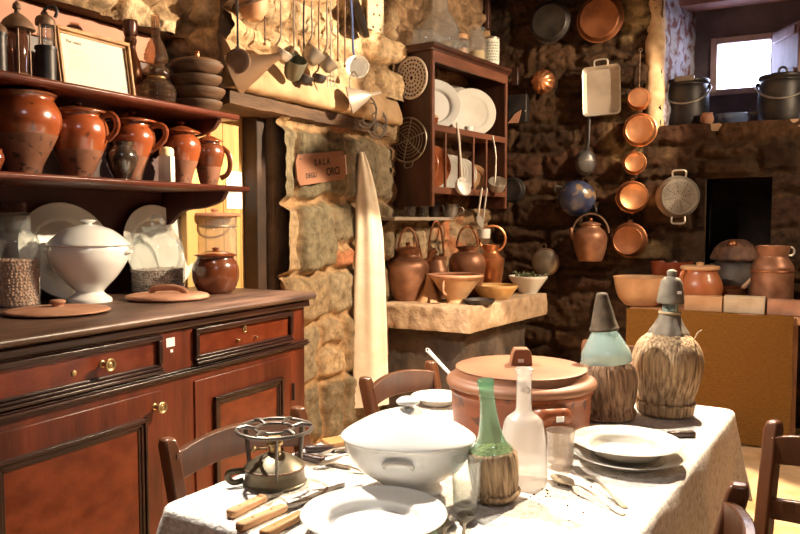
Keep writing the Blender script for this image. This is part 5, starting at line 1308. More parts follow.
solo(MB().lathe(vessel([(4 * s, 0), (6 * s, 3 * s), (6.5 * s, 7 * s), (5 * s, 10 * s), (5.5 * s, 11.5 * s)], .003), 24), 'clay_cup', 'tiny clay cup on the sill in front of the left black pot', 'cup', mclay_raw, p)
p, s, v = sill(732, YB + .12)
T = thing('blue_pan', 'shallow blue pan on the sill between the two black pots', 'pan', p, 0)
MB().lathe(vessel([(12 * s, 0), (15 * s, 5 * s), (16 * s, 9.5 * s)], .004), 36).build('body', mat('blue grey enamel', (.05, .08, .16), (.09, .13, .24), rough=.3, scale=6), T)
MB().tube([(14 * s, -6 * s, 8 * s), (24 * s, -8 * s, 9 * s)], 1.4 * s, 8, flat=.5).build('handle', miron, T)

# ------------------------------------------------------------------ burlap covered counter
BX0, BX1, BY0 = -.94, .06, 4.92
ZK = .80
T = thing('work_counter', 'rough wooden counter under the burlap cloth against the back wall', 'counter', ((BX0 + BX1) / 2, 5.2, 0), 0)
cxk = (BX0 + BX1) / 2
MB().box(BX0 - cxk, BX1 - cxk, BY0 - 5.2 + .02, YB - .09 - 5.2, ZK - .05, ZK).build('top_board', mwood_lid, T, bevel=.006)
for x in (BX0 - cxk + .03, BX1 - cxk - .09):
    for y in (BY0 - 5.2 + .05, YB - 5.2 - .18): MB().box(x, x + .06, y, y + .06, 0, ZK - .05).build('leg', mwood_lid, T)
# burlap: a hanging sheet with a little thickness and slow folds
def sheet(x0, x1, y, z0, z1, nx=70, nz=30, th=.006):
    mb = MB(); 
    for side_ in (0, 1):
        for j in range(nz + 1):
            for i in range(nx + 1):
                a, b = i / nx, j / nz
                x = x0 + (x1 - x0) * a + .012 * (1 - b) * noise3(b * 3, a * 2, 4.2); z = z0 + (z1 - z0) * b + (.012 * noise3(a * 6, 3, 1) if j == nz else 0)
                yy = y + .012 * noise3(a * 4, b * 1.2, 2.5) * (1.15 - b) + .004 * noise3(a * 14, b * 5, 8) + side_ * th
                mb.v.append((x, yy, z))
    n1 = (nx + 1) * (nz + 1)
    for j in range(nz):
        for i in range(nx):
            o_ = j * (nx + 1) + i; q_ = (o_, o_ + 1, o_ + nx + 2, o_ + nx + 1)
            mb.f.append(q_); mb.f.append(tuple(n1 + k for k in reversed(q_)))
    bd = [i for i in range(nx + 1)] + [j * (nx + 1) + nx for j in range(1, nz + 1)] + [nz * (nx + 1) + i for i in range(nx - 1, -1, -1)] + [j * (nx + 1) for j in range(nz - 1, 0, -1)]
    for k in range(len(bd)): a, b = bd[k], bd[(k + 1) % len(bd)]; mb.f.append((b, a, n1 + a, n1 + b))
    return mb
solo(sheet(BX0 - .005 - cxk, BX1 - .055 - cxk, 0, .012, ZK + .004), 'burlap_cloth', 'brown burlap cloth hanging over the front of the back counter', 'cloth', mburlap, (cxk, BY0 - .012, 0), 0)
def kt(u, Y): p, s, v = col(u, ZK, Y=Y); p.z = ZK + .001; return p, s, v
for i, (u0, u1, lab, m) in enumerate(((684, 722, 'pale terracotta block left of its neighbours on the counter front edge', mclay_cream), (723.5, 765, 'greyest terracotta block, middle one on the counter front edge', mat('grey clay block', (.42, .31, .2), (.56, .44, .31), rough=.9, scale=9, bump=.4)), (767, 808, 'reddest terracotta block at the right end of the counter', mclay_raw))):
    a = P(u0, 305, Y=BY0 + .03); b = P(u1, 305, Y=BY0 + .03); s = S(a)
    bx = MB().box(0, b.x - a.x, 0, .09, 0, (15.5 + (i == 1) * 1.5) * s)
    solo(bx, 'terracotta_block', lab, 'block', m, (a.x, BY0 + .03, ZK + .001), 0, group='terracotta blocks on the counter edge', bevel=.006)
p, s, v = kt(641.5, 5.12)
solo(MB().lathe(vessel(K([(13, 0), (17, .06), (22.5, .3), (25.5, .6), (27, .9), (28, 1)], s, (v - 277) * s), .008), 48), 'earthenware_bowl', 'wide cream earthenware bowl at the left end of the burlap counter', 'bowl', mclay_cream, p)
p, s, v = kt(671, 5.40)
solo(MB().lathe(vessel(K([(13, 0), (15, .05), (18, .6), (20, .9), (20.5, 1)], s, (v - 262) * s), .008), 44), 'terracotta_basin', 'dark red terracotta basin behind the cream bowl', 'basin', mclay_red, p)
p, s, v = kt(699, 5.12); Hh = (v - 262) * s
T = thing('bean_pot', 'orange clay pot with flat lid and ear handle behind the counter blocks', 'pot', p)
MB().lathe(vessel(K([(14, 0), (16, .08), (21, .36), (21, .56), (17, .76), (16.5, .84)], s, Hh), .006), 44).build('body', mclay_jar, T)
lm = MB().lathe(solid(K([(17, .84), (18.5, .845), (18.5, .90), (16, .925), (4, .93)], s, Hh), 3), 40).build('lid', mclay_cream, T)
MB().lathe(solid(K([(4, .925), (3.4, .95), (3.8, .985), (0, 1)], s, Hh), 3), 20).build('knob', mclay_cream, lm)
handle(MB(), [(-15 * s, -5 * s, .80 * Hh), (-20 * s, -7 * s, .78 * Hh), (-21 * s, -7 * s, .62 * Hh), (-17 * s, -6 * s, .45 * Hh)], .014, .008).build('handle', mclay_jar, T)
p, s, v = kt(771, 5.16); Hh = (v - 246) * s
T = thing('milk_can', 'tall dull metal milk can at the right end of the burlap counter', 'can', p)
MB().lathe(vessel(K([(18, 0), (19.5, .05), (19.5, .60), (19, .70), (14.5, .82), (14, .86), (15.5, .95), (16, 1)], s, Hh), .004), 44).build('body', mcopper_rose, T)
MB().ring(19.6 * s, .9 * s, (0, 0, .62 * Hh), 44).build('band', mcopper_dk, T)
MB().ring(4.2 * s, 1.1 * s, (13 * s, -8 * s, .92 * Hh), 20, 8, 'y').build('ring_handle', mtin_lt, T)
p, s, v = kt(735, 5.63); p.z = NZ0 + .004
T = thing('iron_cauldron', 'sooty iron cauldron standing in the dark niche', 'cauldron', p, 0)
MB().lathe(vessel([(14 * s, 0), (20 * s, 8 * s), (23 * s, 24 * s), (20 * s, 40 * s), (21 * s, 44 * s)], .006), 40).build('body', mat('sooty iron', (.02, .014, .011), (.06, .04, .028), rough=.6, scale=9, bump=.2), T)
for sg in (-1, 1): MB().ring(4 * s, 1.2 * s, (sg * 23 * s, 0, 36 * s), 16, 8, 'y').build('ear', miron_br, T)
p2 = p + Vector((0, 0, 44.6 * s))
T = thing('rusty_lid', 'rusty lumpy iron cover with copper knob lying over the cauldron', 'cover', p2, 0)
MB().lathe(solid([(22 * s, 0), (23 * s, 3 * s), (18 * s, 14 * s), (9 * s, 20 * s), (0, 21 * s)], 4), 40, rmod=lambda a, z: 1 + .05 * math.sin(6 * a) + .03 * math.sin(11 * a + 1)).build('dome', mat('rusted cover', (.05, .02, .01), (.14, .06, .03), rough=.7, scale=14, bump=.4), T)
MB().ball(5 * s, (-3 * s, -14 * s, 16 * s), 16, 10).build('knob', mcopper_dk, T)
# wooden spoon and fork leaning in the milk can / copper pan with handle
p, s, v = kt(729, 5.27)
T = thing('copper_saucepan', 'dark copper saucepan with handle behind the clay pot and blocks', 'saucepan', p)
MB().lathe(vessel([(10 * s, 0), (15 * s, 3 * s), (17 * s, 16 * s), (17.5 * s, 20 * s)], .004), 40).build('body', mcopper_dk, T)
MB().tube(cr([(12 * s, -3 * s, 20 * s), (20 * s, -6 * s, 30 * s), (32 * s, -8 * s, 44 * s)], 5), 2.2 * s, 8).build('handle', mwood_lid, T)
MB().ball(3.2 * s, (33 * s, -8.2 * s, 45 * s), 12, 8).build('handle_end', mtin_lt, T)
# ------------------------------------------------------------------ the table
ZTB = .762
ta = math.radians(-4.7)
tx = Vector((math.cos(ta), math.sin(ta), 0)); ty = Vector((-math.sin(ta), math.cos(ta), 0))
TW, TL = .90, 1.52
tA = P(160, 506, Z=ZTB)
# far right corner from the photograph fixes the width
tFR = P(734, 409, Z=ZTB)
dv = tFR - tA
TW, TL = dv.dot(tx), dv.dot(ty)
TC = tA + tx * TW / 2 + ty * TL / 2; TC.z = 0
T = thing('dining_table', 'long wooden table under the white cloth in the middle of the room', 'table', TC, ta)
MB().box(-TW / 2 + .012, TW / 2 - .012, -TL / 2 + .012, TL / 2 - .012, .725, .754).build('tabletop', mwood_chair, T)
for sx_ in (-1, 1):
    for sy_ in (-1, 1):
        x, y = sx_ * (TW / 2 - .09), sy_ * (TL / 2 - .09)
        MB().loft([[(x + a * w, y + b * w, z) for a, b in ((-1, -1), (1, -1), (1, 1), (-1, 1))] for z, w in ((0, .02), (.60, .032), (.724, .034))]).build('leg', mwood_chair, T)
DROP = .27
def cloth():
    mb = MB(); n_ = 48
    def outline(w, l, r):
        o = []
        for cx_, cy_, a0 in ((w - r, l - r, 0), (-w + r, l - r, pi / 2), (-w + r, -l + r, pi), (w - r, -l + r, 1.5 * pi)):
            for k in range(9): a = a0 + pi / 2 * k / 8; o.append((cx_ + r * math.cos(a), cy_ + r * math.sin(a), math.cos(a), math.sin(a)))
        # subdivide the straight runs
        res = []
        for i, p in enumerate(o):
            q_ = o[(i + 1) % len(o)]; d = math.hypot(q_[0] - p[0], q_[1] - p[1]); m = max(1, int(d / .02))
            for k in range(m): t = k / m; res.append(tuple(a * (1 - t) + b * t for a, b in zip(p, q_)))
        return res
    O = outline(TW / 2, TL / 2, .035)
    per = [0]
    for a, b in zip(O, O[1:]): per.append(per[-1] + math.hypot(b[0] - a[0], b[1] - a[1]))
    rings = []
    for k in (.2, .5, .8, .95): rings.append([(x * k, y * k, ZTB) for x, y, nx, ny in O])
    for off, dz in ((-.006, 0), (.002, -.002), (.007, -.007), (.009, -.016)):
        rings.append([(x + nx * off, y + ny * off, ZTB + dz) for x, y, nx, ny in O])
    for j in range(1, 15):
        t = j / 14
        rg = []
        for (x, y, nx, ny), s_ in zip(O, per):
            corner = abs(nx * ny) * 2
            w = math.sin(s_ * 21) * .6 + math.sin(s_ * 34 + 1.3) * .4 + .5 * math.sin(s_ * 9)
            off = .010 + .014 * t + .011 * t * w + corner * .05 * t + .004 * noise3(s_ * 8, t * 3, 1)
            rg.append((x + nx * off, y + ny * off, ZTB - .016 - (DROP - .016) * t - corner * .03 * t + .006 * t * math.sin(s_ * 6)))
        rings.append(rg)
    mb.loft(rings, caps=False)
    b0 = len(O)
    mb.f.append(tuple(range(b0)))
    return mb
m_ = cloth().build('tablecloth', mcloth, None, TC, ta, sharp=60)
so_ = m_.modifiers.new('thickness', 'SOLIDIFY'); so_.thickness = .003; so_.offset = -1
tag(m_, 'white cloth draped over the long dining table', 'tablecloth')
def tb(u, v, dz=.001): p = P(u, v, Z=ZTB); p.z = ZTB + dz; return p, S(p)

# chairs
def chair(A, dirang, label, wdt=.40, topz=.85, facing=1, group='brown wooden chairs round the table', tagged=False):
    """A: top of one back post; the other stands wdt further along dirang; facing picks the seat side"""
    d = Vector((math.cos(dirang), math.sin(dirang), 0)); n = Vector((-d.y, d.x, 0)) * facing
    o_ = Vector((A.x, A.y, 0)) + d * wdt / 2
    T = thing('dining_chair', label, 'chair', o_, dirang, group)
    f = facing; w = wdt / 2; lean = .05
    for sx_ in (-1, 1):
        MB().loft([[(sx_ * (w - .012 + dx) + a * tk, f * yy + b * tk * 1.15, z) for a, b in ((-1, -1), (1, -1), (1, 1), (-1, 1))] for z, yy, tk, dx in ((0, -.02, .014, 0), (.25, .03, .017, 0), (.44, .075, .018, 0), (.62, .045, .018, .004), (topz - .02, -.004, .018, .012), (topz, -.008, .014, .012))]).build('back_post', mwood_chair, T, bevel=.006)
    def rail(z0, z1, bow, arch_, th=.011, name='top_rail'):
        rings = []
        for k in range(17):
            t = k / 16 * 2 - 1; x = t * (w - .004)
            yb = f * (-(bow) * (1 - t * t) + .075 - .20 * (z0 - .44))
            za = arch_ * (1 - t * t)
            rings.append([(x, yb - th * f, z0 + za * .6), (x, yb + th * f, z0 + za * .6), (x, yb + th * f, z1 + za), (x, yb - th * f, z1 + za)])
        return MB().loft(rings).build(name, mwood_chair, T, bevel=.004)
    r_ = rail(topz - .105, topz - .035, .035, .022)
    rail(topz - .235, topz - .185, .03, .012, name='slat')
    rings = []
    sd = .41
    for z, e in ((.425, .0), (.435, .012), (.455, .012), (.463, .0)):
        rings.append([(x * (1 + e), f * y, z) for x, y in ((-w + .0, .065), (w - .0, .065), (w + .02, sd + .03), (-w - .02, sd + .03))])
    MB().loft(rings).build('seat', mrush, T, bevel=.008)
    for sx_ in (-1, 1):
        MB().loft([[(sx_ * (w) + a * tk, f * (sd) + b * tk, z) for a, b in ((-1, -1), (1, -1), (1, 1), (-1, 1))] for z, tk in ((0, .014), (.3, .018), (.424, .019))]).build('front_leg', mwood_chair, T, bevel=.005)
        MB().tube([(sx_ * (w - .006), f * .02, .2), (sx_ * w, f * sd, .2)], .009, 8).build('stretcher', mwood_chair, T)
    MB().tube([(-w, f * sd, .26), (w, f * sd, .26)], .009, 8).build('stretcher', mwood_chair, T)
    if tagged: MB().box(-.035, .015, f * (-.035 - .0145), f * (-.035 - .0125), topz - .06, topz - .038).build('price_tag', mpaper_w, r_)
    return T
A = P(169, 434, Z=.86); chair(A, math.radians(76), 'brown wooden chair standing between the sideboard and the brass stove', facing=-1)
A = P(367, 377, Z=.85); chair(A, math.radians(79), 'brown wooden chair at the far left side of the table beside the slab', facing=-1, wdt=.36)
A = P(586, 340, Z=.85); chair(A, math.radians(2), 'brown chair at the far end of the table behind the straw flasks', facing=-1, wdt=.42, tagged=True)
A = P(735, 483, Z=.86); chair(A, math.radians(-86), 'brown chair at the right edge of the table, nearer the viewer', facing=-1, wdt=.42, topz=.86)
A = P(773, 421, Z=.86); chair(A, math.radians(-25), 'brown chair at the right, nearest the burlap counter, angled to the table', facing=-1, wdt=.42, topz=.86)

# portable stove
p, s = tb(275, 483)
T = thing('camp_stove', 'old brass kerosene stove with iron pot ring on the table corner', 'stove', p)
MB().lathe(solid([(31 * s, 0), (32 * s, 2 * s), (30.5 * s, 4 * s), (29.5 * s, 12 * s), (30 * s, 16 * s), (28.5 * s, 19 * s), (18 * s, 26 * s), (9 * s, 30 * s), (7 * s, 32 * s)], 5), 48).build('tank', mstove, T)
MB().ring(29.3 * s, 1.3 * s, (0, 0, 17 * s), 48).build('band', miron_br, T)
MB().lathe(solid([(6 * s, 31 * s), (6 * s, 38 * s), (8 * s, 39 * s), (8 * s, 42 * s), (5 * s, 45 * s), (6.5 * s, 47 * s), (0, 48 * s)], 3), 24).build('burner', mbrass, T)
MB().tube([(-6 * s, -4 * s, 36 * s), (-19 * s, -10 * s, 37 * s)], 1.1 * s, 8).build('valve_rod', mbrass, T)
MB().ball(2.6 * s, (-19 * s, -10 * s, 37 * s), 12, 8).build('valve_knob', mbrass, T)
ZR2 = 55 * s
for k, a in enumerate((-1.35, .72, 2.75)):
    c_, n_ = math.cos(a), math.sin(a)
    MB().tube(cr([(30 * s * c_, 30 * s * n_, 12 * s), (31 * s * c_, 31 * s * n_, 27 * s), (33 * s * c_, 33 * s * n_, 44 * s), (35 * s * c_, 35 * s * n_, ZR2)], 5), 2.7 * s, 8, flat=.5).build('support_leg', mstove_r, T)
MB().ring(37 * s, 2.0 * s, (0, 0, ZR2), 52).build('pot_ring', mstove_r, T)
MB().ring(19 * s, 1.6 * s, (0, 0, ZR2), 36).build('inner_ring', mstove_r, T)
for k in range(6):
    a = k * pi / 3 + .2; c_, n_ = math.cos(a), math.sin(a)
    MB().tube([(17 * s * c_, 17 * s * n_, ZR2 + .8 * s), (27 * s * c_, 27 * s * n_, ZR2 + 3.2 * s), (37 * s * c_, 37 * s * n_, ZR2 + 1.5 * s)], [1.4 * s, 2.4 * s, 1.6 * s], 8).build('prong', mstove_r, T)
MB().tube(cr([(-28 * s, -6 * s, 14 * s), (-36 * s, -10 * s, 15 * s), (-43 * s, -12 * s, 14 * s), (-44 * s, -12 * s, 8 * s), (-38 * s, -11 * s, 4 * s), (-30 * s, -7 * s, 5 * s)], 5), 3.2 * s, 8, flat=.35).build('grip', mstove, T)

# cutlery
def lay(u0, v0, u1, v1):
    a = P(u0, v0, Z=ZTB); b = P(u1, v1, Z=ZTB); d = b - a
    return a, math.atan2(d.y, d.x), d.length
def flatbar(pts, th, z=0):
    """pts: (x, half width, height) along the length"""
    rings = [[(x, -w, z + h), (x, w, z + h), (x, w, z + h + th), (x, -w, z + h + th)] for x, w, h in pts]
    return MB().loft(rings)
def knife(u0, v0, u1, v1, label, hl=.42, m=None, bw_=.011, group='table knives', z=.001):
    a, r, L_ = lay(u0, v0, u1, v1); a.z = ZTB + z
    T = thing('table_knife', label, 'knife', a, r, group)
    h = L_ * hl
    flatbar([(0, .009, 0), (.008, .0125, 0), (h * .5, .0105, 0), (h, .010, 0)], .016).build('handle', m or mwood_knife, T, bevel=.004)
    flatbar([(h - .005, .0085, .006), (h + .02, bw_, .004), (L_ * .85, bw_ * .95, .003), (L_ * .95, bw_ * .6, .003), (L_, .001, .003)], .002).build('blade', mblade, T)
    for k in (.3, .7): MB().lathe([(0, .016), (.0028, .016), (.0028, .0168), (0, .017)], 10, (h * k, 0, 0)).build('rivet', mbrass, T)
    return T
knife(229, 519, 284, 492, 'small knife with riveted wooden handle, leftmost of the three by the stove', hl=.62)
knife(238, 532, 345, 485, 'long knife with pale wooden handle, middle of the three by the stove', hl=.40, bw_=.012)
knife(262, 540, 362, 487, 'dark broad knife nearest the round front plate', hl=.36, bw_=.015, m=mwood_frame)
knife(695, 437, 650, 438, 'dark-handled knife lying behind the two stacked plates', hl=.6, m=mwood_dark, bw_=.008)
def spoon(u0, v0, u1, v1, label, m=msteel, group='table spoons', z=.001, w=.019):
    """from the bowl's tip to the handle's end"""
    a, r, L_ = lay(u0, v0, u1, v1); a.z = ZTB + z
    T = thing('table_spoon', label, 'spoon', a, r, group)
    bl_ = L_ * .33
    q = MB(); n = 12; rings = []
    top, bot = [], []
    for i in range(n + 1):
        t = i / n; x = bl_ * t; wd_ = w * math.sin(pi * min(1, .06 + .9 * t)) ** .6 * (1.0 if t < .6 else 1 - .5 * (t - .6) / .4)
        dpt = .007 * math.sin(pi * t)
        rings.append([(x, wd_ * c, .009 - dpt * (1 - c * c) + th) for th, cs in ((0, (-1, -.5, 0, .5, 1)), (.0016, (1, .5, 0, -.5, -1))) for c in cs])
    q.loft(rings).build('bowl', m, T)
    flatbar([(bl_ - .004, .0035, .009), (bl_ + .02, .003, .014), (L_ * .7, .004, .010), (L_ * .93, .0075, .001), (L_, .005, .0)], .002).build('handle', m, T, bevel=.0006)
    return T
def fork(u0, v0, u1, v1, label, m=msteel, z=.001, group='table forks'):
    a, r, L_ = lay(u0, v0, u1, v1); a.z = ZTB + z
    T = thing('table_fork', label, 'fork', a, r, group)
    tl = L_ * .3
    for k in range(4):
        y = (k - 1.5) * .0058
        flatbar([(0, .0008, .003), (tl * .5, .0015, .0), (tl, .0016, .004)], .0016).xf(Matrix.Translation((0, y, 0))).build('tine', m, T)
    flatbar([(tl - .002, .0105, .004), (tl + .014, .010, .007), (tl + .03, .0035, .012), (L_ * .72, .0038, .008), (L_ * .94, .0075, 0), (L_, .005, 0)], .002).build('handle', m, T, bevel=.0006)
    return T
spoon(553, 479, 624, 516, 'steel spoon lying in front of the stacked plates', w=.022)
fork(574, 468, 626, 509, 'steel fork lying between the spoon and the stacked plates')
spoon(466, 516, 462, 560, 'spoon by the front plate, bowl below the clear glass', w=.018)
spoon(448, 520, 440, 566, 'spoon partly hidden at the rim of the front plate', w=.014)
for i, (a, b, c, d) in enumerate(((300, 461, 372, 447), (303, 466, 366, 474), (310, 470, 378, 459))):
    fork(a, b, c, d, ('fork on the cutlery heap pointing at the chair, uppermost', 'fork lying lowest in the cutlery heap beside the table tureen', 'fork lying across the middle of the cutlery heap')[i], m=msteel if i else mtin, group='heap of cutlery left of the tureen', z=.001 + .004 * i)
for i, (a, b, c, d) in enumerate(((296, 458, 352, 470), (305, 452, 365, 452))):
    knife(a, b, c, d, ('wood-handled knife at the stove side of the cutlery heap', 'wood-handled knife at the back of the cutlery heap')[i], hl=.5, m=mwood_dark, group='heap of cutlery left of the tureen')
a0, r0, L0 = lay(330, 446, 366, 440)
solo(MB().box(0, .17, -.03, .03, 0, .012), 'wooden_board', 'small dark wooden board behind the cutlery heap', 'board', mwood_frame, (P(325, 446, Z=ZTB).x, P(325, 446, Z=ZTB).y, ZTB + .001), r0, bevel=.003)

# white tureen on the table
p, s = tb(408, 489); Hh = (489 - 440) * s * 1.05
T = thing('soup_tureen', 'big white oval tureen with domed lid in the middle of the table', 'tureen', p, PSI - .2)
SY_ = .80
MB().lathe(vessel(K([(35, 0), (35, .06), (30, .13), (33, .2), (50, .42), (61, .68), (64.5, .92), (65, 1)], s, Hh), .006), 60, sy=SY_).build('body', mwhite, T)
lm = MB().lathe(solid([(63 * s, Hh), (67 * s, Hh + .002), (67 * s, Hh + .008), (58 * s, Hh + 10 * s), (38 * s, Hh + 21 * s), (18 * s, Hh + 28 * s), (6 * s, Hh + 30 * s)], 5), 60, sy=SY_).build('lid', mwhite, T)
MB().lathe(solid([(6 * s, Hh + 29 * s), (5 * s, Hh + 33 * s), (11 * s, Hh + 35 * s), (11.5 * s, Hh + 38 * s), (7 * s, Hh + 41 * s), (0, Hh + 42 * s)], 4), 28).build('knob', mwhite, lm)
for sg in (-1, 1):
    q = MB()
    q.tube(cr([(-13 * s, sg * 46 * s, .70 * Hh), (-12 * s, sg * 53 * s, .80 * Hh), (0, sg * 56 * s, .84 * Hh), (12 * s, sg * 53 * s, .80 * Hh), (13 * s, sg * 46 * s, .70 * Hh)], 6), 2.4 * s, 8)
    q.build('handle', mwhite_old, T)
    MB().tube(cr([(-9 * s, sg * 44 * s, .66 * Hh), (-6 * s, sg * 40 * s, .48 * Hh), (0, sg * 37 * s, .40 * Hh), (6 * s, sg * 40 * s, .48 * Hh), (9 * s, sg * 44 * s, .66 * Hh)], 5), 1.5 * s, 8).build('handle_scroll', mwhite_old, T)

# plates
def plate(p, R, label, z=0, soup=False, group=None, m=None):
    pr = [(R * .5, 0), (R * .58, .002), (R * .66, .012), (R * .72, .018 if not soup else .026), (R * .98, .026 if not soup else .034), (R, .027 if not soup else .036)]
    return solo(MB().lathe(vessel(pr, .0045), 60), 'dinner_plate', label, 'plate', m or mwhite_old, p + Vector((0, 0, z)), group=group)
p, s = tb(374, 530); plate(p, 73 * s, 'round white soup plate at the front edge of the table', soup=True, m=mwhite)
p, s = tb(628, 463); plate(p, 55 * s, 'lower plate of the two stacked on the right of the table', group='two stacked plates')
plate(p + Vector((-.006, .004, 0)), 54 * s, 'upper plate of the two stacked on the right of the table', z=.020, soup=True, group='two stacked plates')
p, s = tb(437, 404); plate(p, 26 * s, 'small white plate at the far left behind the casserole')
p2, s2 = p, s

# clay casserole
p, s = tb(520, 430); s *= .97; Hh = 47 * s
T = thing('clay_casserole', 'huge round orange clay casserole with dusty lid on the table', 'casserole', p)
MB().lathe(vessel(K([(66, 0), (68, .05), (70, .5), (71, .85), (73, .92), (73, 1)], s, Hh), .01), 64).build('body', mclay_pot, T)
lm = MB().lathe(solid([(70 * s, Hh), (75 * s, Hh + .004), (76 * s, Hh + .016), (73 * s, Hh + .026), (68 * s, Hh + .032), (66 * s, Hh + .048), (62 * s, Hh + .054), (20 * s, Hh + .058), (0, Hh + .058)], 4), 64).build('lid', mclay_lid, T)
zl = Hh + .056
MB().loft([[(x, y - 0.012, zl), (x, y + .03, zl), (x, y + .03, zl + h), (x, y - .012, zl + h)] for x, y, h in ((-11 * s, -.01, .004), (-9 * s, -.01, .035), (-7 * s, -.01, .05), (7 * s, -.01, .05), (10 * s, -.01, .035), (11 * s, -.01, .004))]).build('strap_handle', mclay_lid, lm, bevel=.006)
MB().box(-4 * s, 2 * s, -.0235, -.0215, zl + .012, zl + .022).build('price_tag', mpaper_w, lm)
for a in (-1.35, 1.8):
    c_, n_ = math.cos(a), math.sin(a); tt = Vector((-n_, c_, 0))
    q = [Vector((70 * s * c_, 70 * s * n_, .66 * Hh)) + tt * k * s for k in (-20, 20)]
    e = [Vector((83 * s * c_, 83 * s * n_, .74 * Hh)) + tt * k * s for k in (-12, 0, 12)]
    h_ = strap(MB(), [tuple(q[0]), tuple(e[0]), tuple(e[1]), tuple(e[2]), tuple(q[1])], .020, .010).build('ear_handle', mclay_pot, T)
    if a < 0: MB().box(-.010, .010, -.001, .001, -.007, .007).build('price_tag', mpaper_w, h_, (84 * s * c_ + .012, 84 * s * n_ - .012, .72 * Hh), (0, 0, a + pi / 2))
# enamel ladle leaning on the casserole
b0 = P(440, 401, Z=ZTB); 
hx = P(428.5, 351, Y=b0.y + .02); lx = P(452, 376, Y=b0.y - .02)
T = thing('enamel_ladle', 'white enamel ladle handle rising beside the casserole lid', 'ladle', (lx.x, lx.y, lx.z), 0)
dl = hx - lx
ca = P(521, 428, Z=ZTB); 
MB().tube([tuple(-dl * .55), tuple(dl * 0.2), tuple(dl * .8), tuple(dl)], [.007, .007, .008, .009], 10, flat=.5).build('handle', mwhite, T)
MB().ring(.006, .002, tuple(dl * 1.04), 12, 6, 'y').build('hanging_eye', mwhite, T)
MB().lathe(vessel([(.012, 0), (.028, .012), (.034, .03)], .002), 28, c=tuple(-dl * .55 + Vector((0.012, 0, -.03)))).build('bowl', mwhite, T)

# bottles
def straw_ridges(n, amp): return lambda a, z: 1 + amp * abs(math.sin(n * a + .5 * math.sin(z * 14))) + amp * .4 * math.sin(n * 2.7 * a)
p, s = tb(496, 500); Hh = (500 - 381) * s
T = thing('wine_flask', 'green glass wine bottle with straw-wrapped base in front of the casserole', 'bottle', p + Vector((0, 0, .005)))
T.rotation_euler = (0, math.radians(-5.5), PSI)
MB().lathe(K(cr([(20, .10), (22.5, .30), (22, .40), (15, .48), (10.5, .60), (8.2, .75), (7.4, .90), (7.4, .945), (8.4, .95), (8.4, 1), (7, 1.0), (6.6, .93)], 5), s, Hh), 36).build('glass_body', mgl_green, T)
MB().lathe(solid(K([(20, 0), (23, .03), (22, .08), (23, .12), (24.5, .28), (23.6, .38), (21, .41)], s, Hh), 4), 96, rmod=straw_ridges(24, .022)).build('straw_cover', mstraw, T)
q = MB().ring(23.2 * s, 2.2 * s, (0, 0, .05 * Hh), 44); q.build('straw_foot', mstraw, T)
p, s = tb(523, 483); Hh = (483 - 368) * s
T = thing('frosted_bottle', 'pinkish dusty clear glass bottle between the green flask and the tumbler', 'bottle', p)
MB().lathe([(0, 0)] + K(cr([(22, 0), (24, .03), (23, .28), (20, .50), (17, .57), (10, .62), (7.6, .68), (7.4, .94), (8.2, .96), (9, 1), (7, 1), (6.5, .95)], 5), s, Hh), 40).build('glass_body', mgl_frost, T)
text('40', .022, (0, -7.6 * s - .0005, .80 * Hh), (pi / 2, 0, 0), mat('grey print on glass', (.3, .27, .25)), T, 'printed_mark')
def tumbler(u, v, vt, r0, r1, label, m):
    p, s = tb(u, v); Hh = (v - vt) * s
    T = thing('drinking_glass', label, 'glass', p)
    pr = [(0, .004), (r0 * s * .9, .005), (r0 * s * .95, .01)] 
    MB().lathe([(0, 0), (r0 * s, 0), (r0 * s * 1.02, .01), (r1 * s, Hh), (r1 * s - .0018, Hh), (r0 * s * 1.0 - .001, .014), (0, .012)], 40).build('glass_body', m, T)
tumbler(466, 511, 459, 12.5, 15.5, 'clear drinking glass left of the green flask', mgl_clear)
tumbler(560, 468, 430, 12.5, 14.5, 'dusty drinking glass right of the frosted bottle', mgl_dusty)
# large flasks
p, s = tb(610.5, 419.5); Hh = (419.5 - 294) * s
T = thing('straw_flask', 'smaller blue-glass demijohn with dark pointed cap beside the casserole', 'flask', p + Vector((0, 0, .007)))
T.rotation_euler = (0, math.radians(-5), PSI)
MB().lathe(K(cr([(20, .2), (24, .35), (24.5, .50), (19, .60), (13, .68), (9, .76), (8, .82)], 5), s, Hh), 40).build('glass_body', mgl_blue, T)
MB().lathe(solid(K([(23, 0), (25, .03), (23, .08), (25, .13), (28, .28), (27.5, .39), (25.5, .44), (24.5, .45)], s, Hh), 4), 110, rmod=straw_ridges(26, .02)).build('straw_cover', mstraw_dk, T)
MB().lathe(solid(K([(14, .70), (14.5, .715), (13, .74), (10, .84), (6.5, .95), (5, .99), (0, 1)], s, Hh), 4), 36).build('cap', mcap_dk, T)
p, s = tb(664.5, 414); Hh = (414 - 270) * s
T = thing('straw_flask', 'biggest straw-covered demijohn with grey bell cap at the far right of the table', 'flask', p + Vector((0, 0, .003)))
T.rotation_euler = (0, math.radians(1.8), PSI)
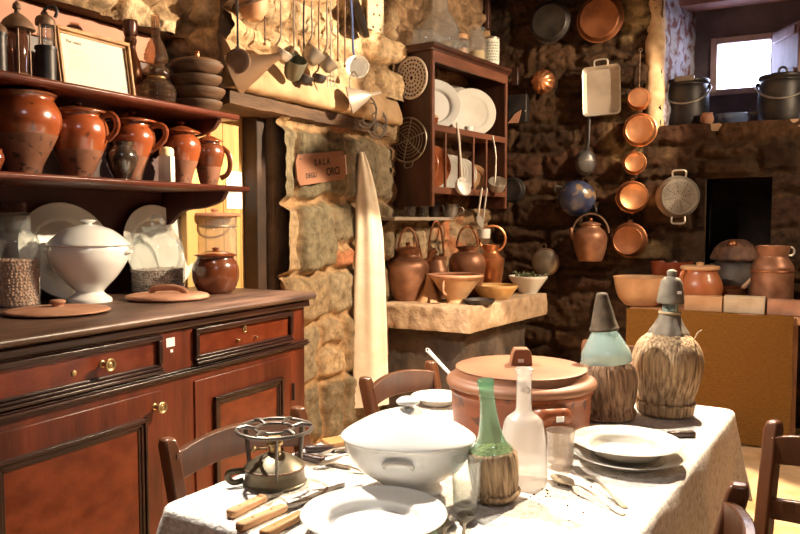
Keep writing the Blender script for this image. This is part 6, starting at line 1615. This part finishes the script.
MB().lathe(K(cr([(10, .50), (8, .58), (7.6, .68), (7.6, .78)], 5), s, Hh), 32).build('glass_neck', mgl_blue, T)
MB().lathe(solid(K([(25, 0), (27, .02), (27.5, .08), (26.5, .11), (30, .2), (33.5, .33), (32.5, .42), (27.5, .50), (18, .56), (14, .57)], s, Hh), 4), 150, rmod=straw_ridges(32, .016)).build('straw_cover', mstraw, T)
MB().ring(28 * s, 1.4 * s, (0, 0, .085 * Hh), 48).build('straw_band', mstraw, T)
MB().lathe(solid(K([(19, .54), (18.5, .57), (14, .62), (10.5, .67), (9.5, .705)], s, Hh), 3), 48, rmod=lambda a, z: 1 + .04 * math.sin(9 * a)).build('paper_collar', mgreycloth, T)
MB().ring(9.6 * s, 1.5 * s, (0, 0, .70 * Hh), 30).build('string', mrope, T)
MB().lathe(solid(K([(5.6, .72), (5.6, .80)], s, Hh), 2), 20).build('cork', mwood_chair, T)
cp = MB().lathe(solid(K([(12.5, .765), (13, .775), (12, .83), (10.5, .90), (8, .935), (5, .945), (3.6, .955)], s, Hh), 4), 36).build('cap', mcork, T)
MB().lathe(solid(K([(3.6, .945), (4.6, .96), (5, .975), (4, .99), (0, 1)], s, Hh), 4), 24).build('cap_knob', mcork, cp)
MB().box(2 * s, 6 * s, -11.8 * s - .001, -11.2 * s, .835 * Hh, .855 * Hh).build('price_tag', mpaper_w, cp)
MB().tube(cr([(19 * s, -14 * s, .52 * Hh), (22 * s, -17 * s, .58 * Hh), (26 * s, -16 * s, .60 * Hh)], 4), .8 * s, 6).build('loose_string', mrope, T)
# crumbs
random.seed(12); q = MB()
for i in range(60):
    u, v = random.choice(((540, 490), (590, 480), (520, 470), (600, 440), (560, 500), (630, 425))); pt = P(u + random.gauss(0, 18), v + random.gauss(0, 7), Z=ZTB)
    q.ball(random.uniform(.0012, .0028), (pt.x - TC.x, pt.y - TC.y, ZTB + .0015), 6, 4, .7)
tag(q.build('crumbs', mclay_dark, None, (TC.x, TC.y, 0), 0), 'dark crumbs scattered on the white cloth near the plates', 'crumbs', None, 'stuff')
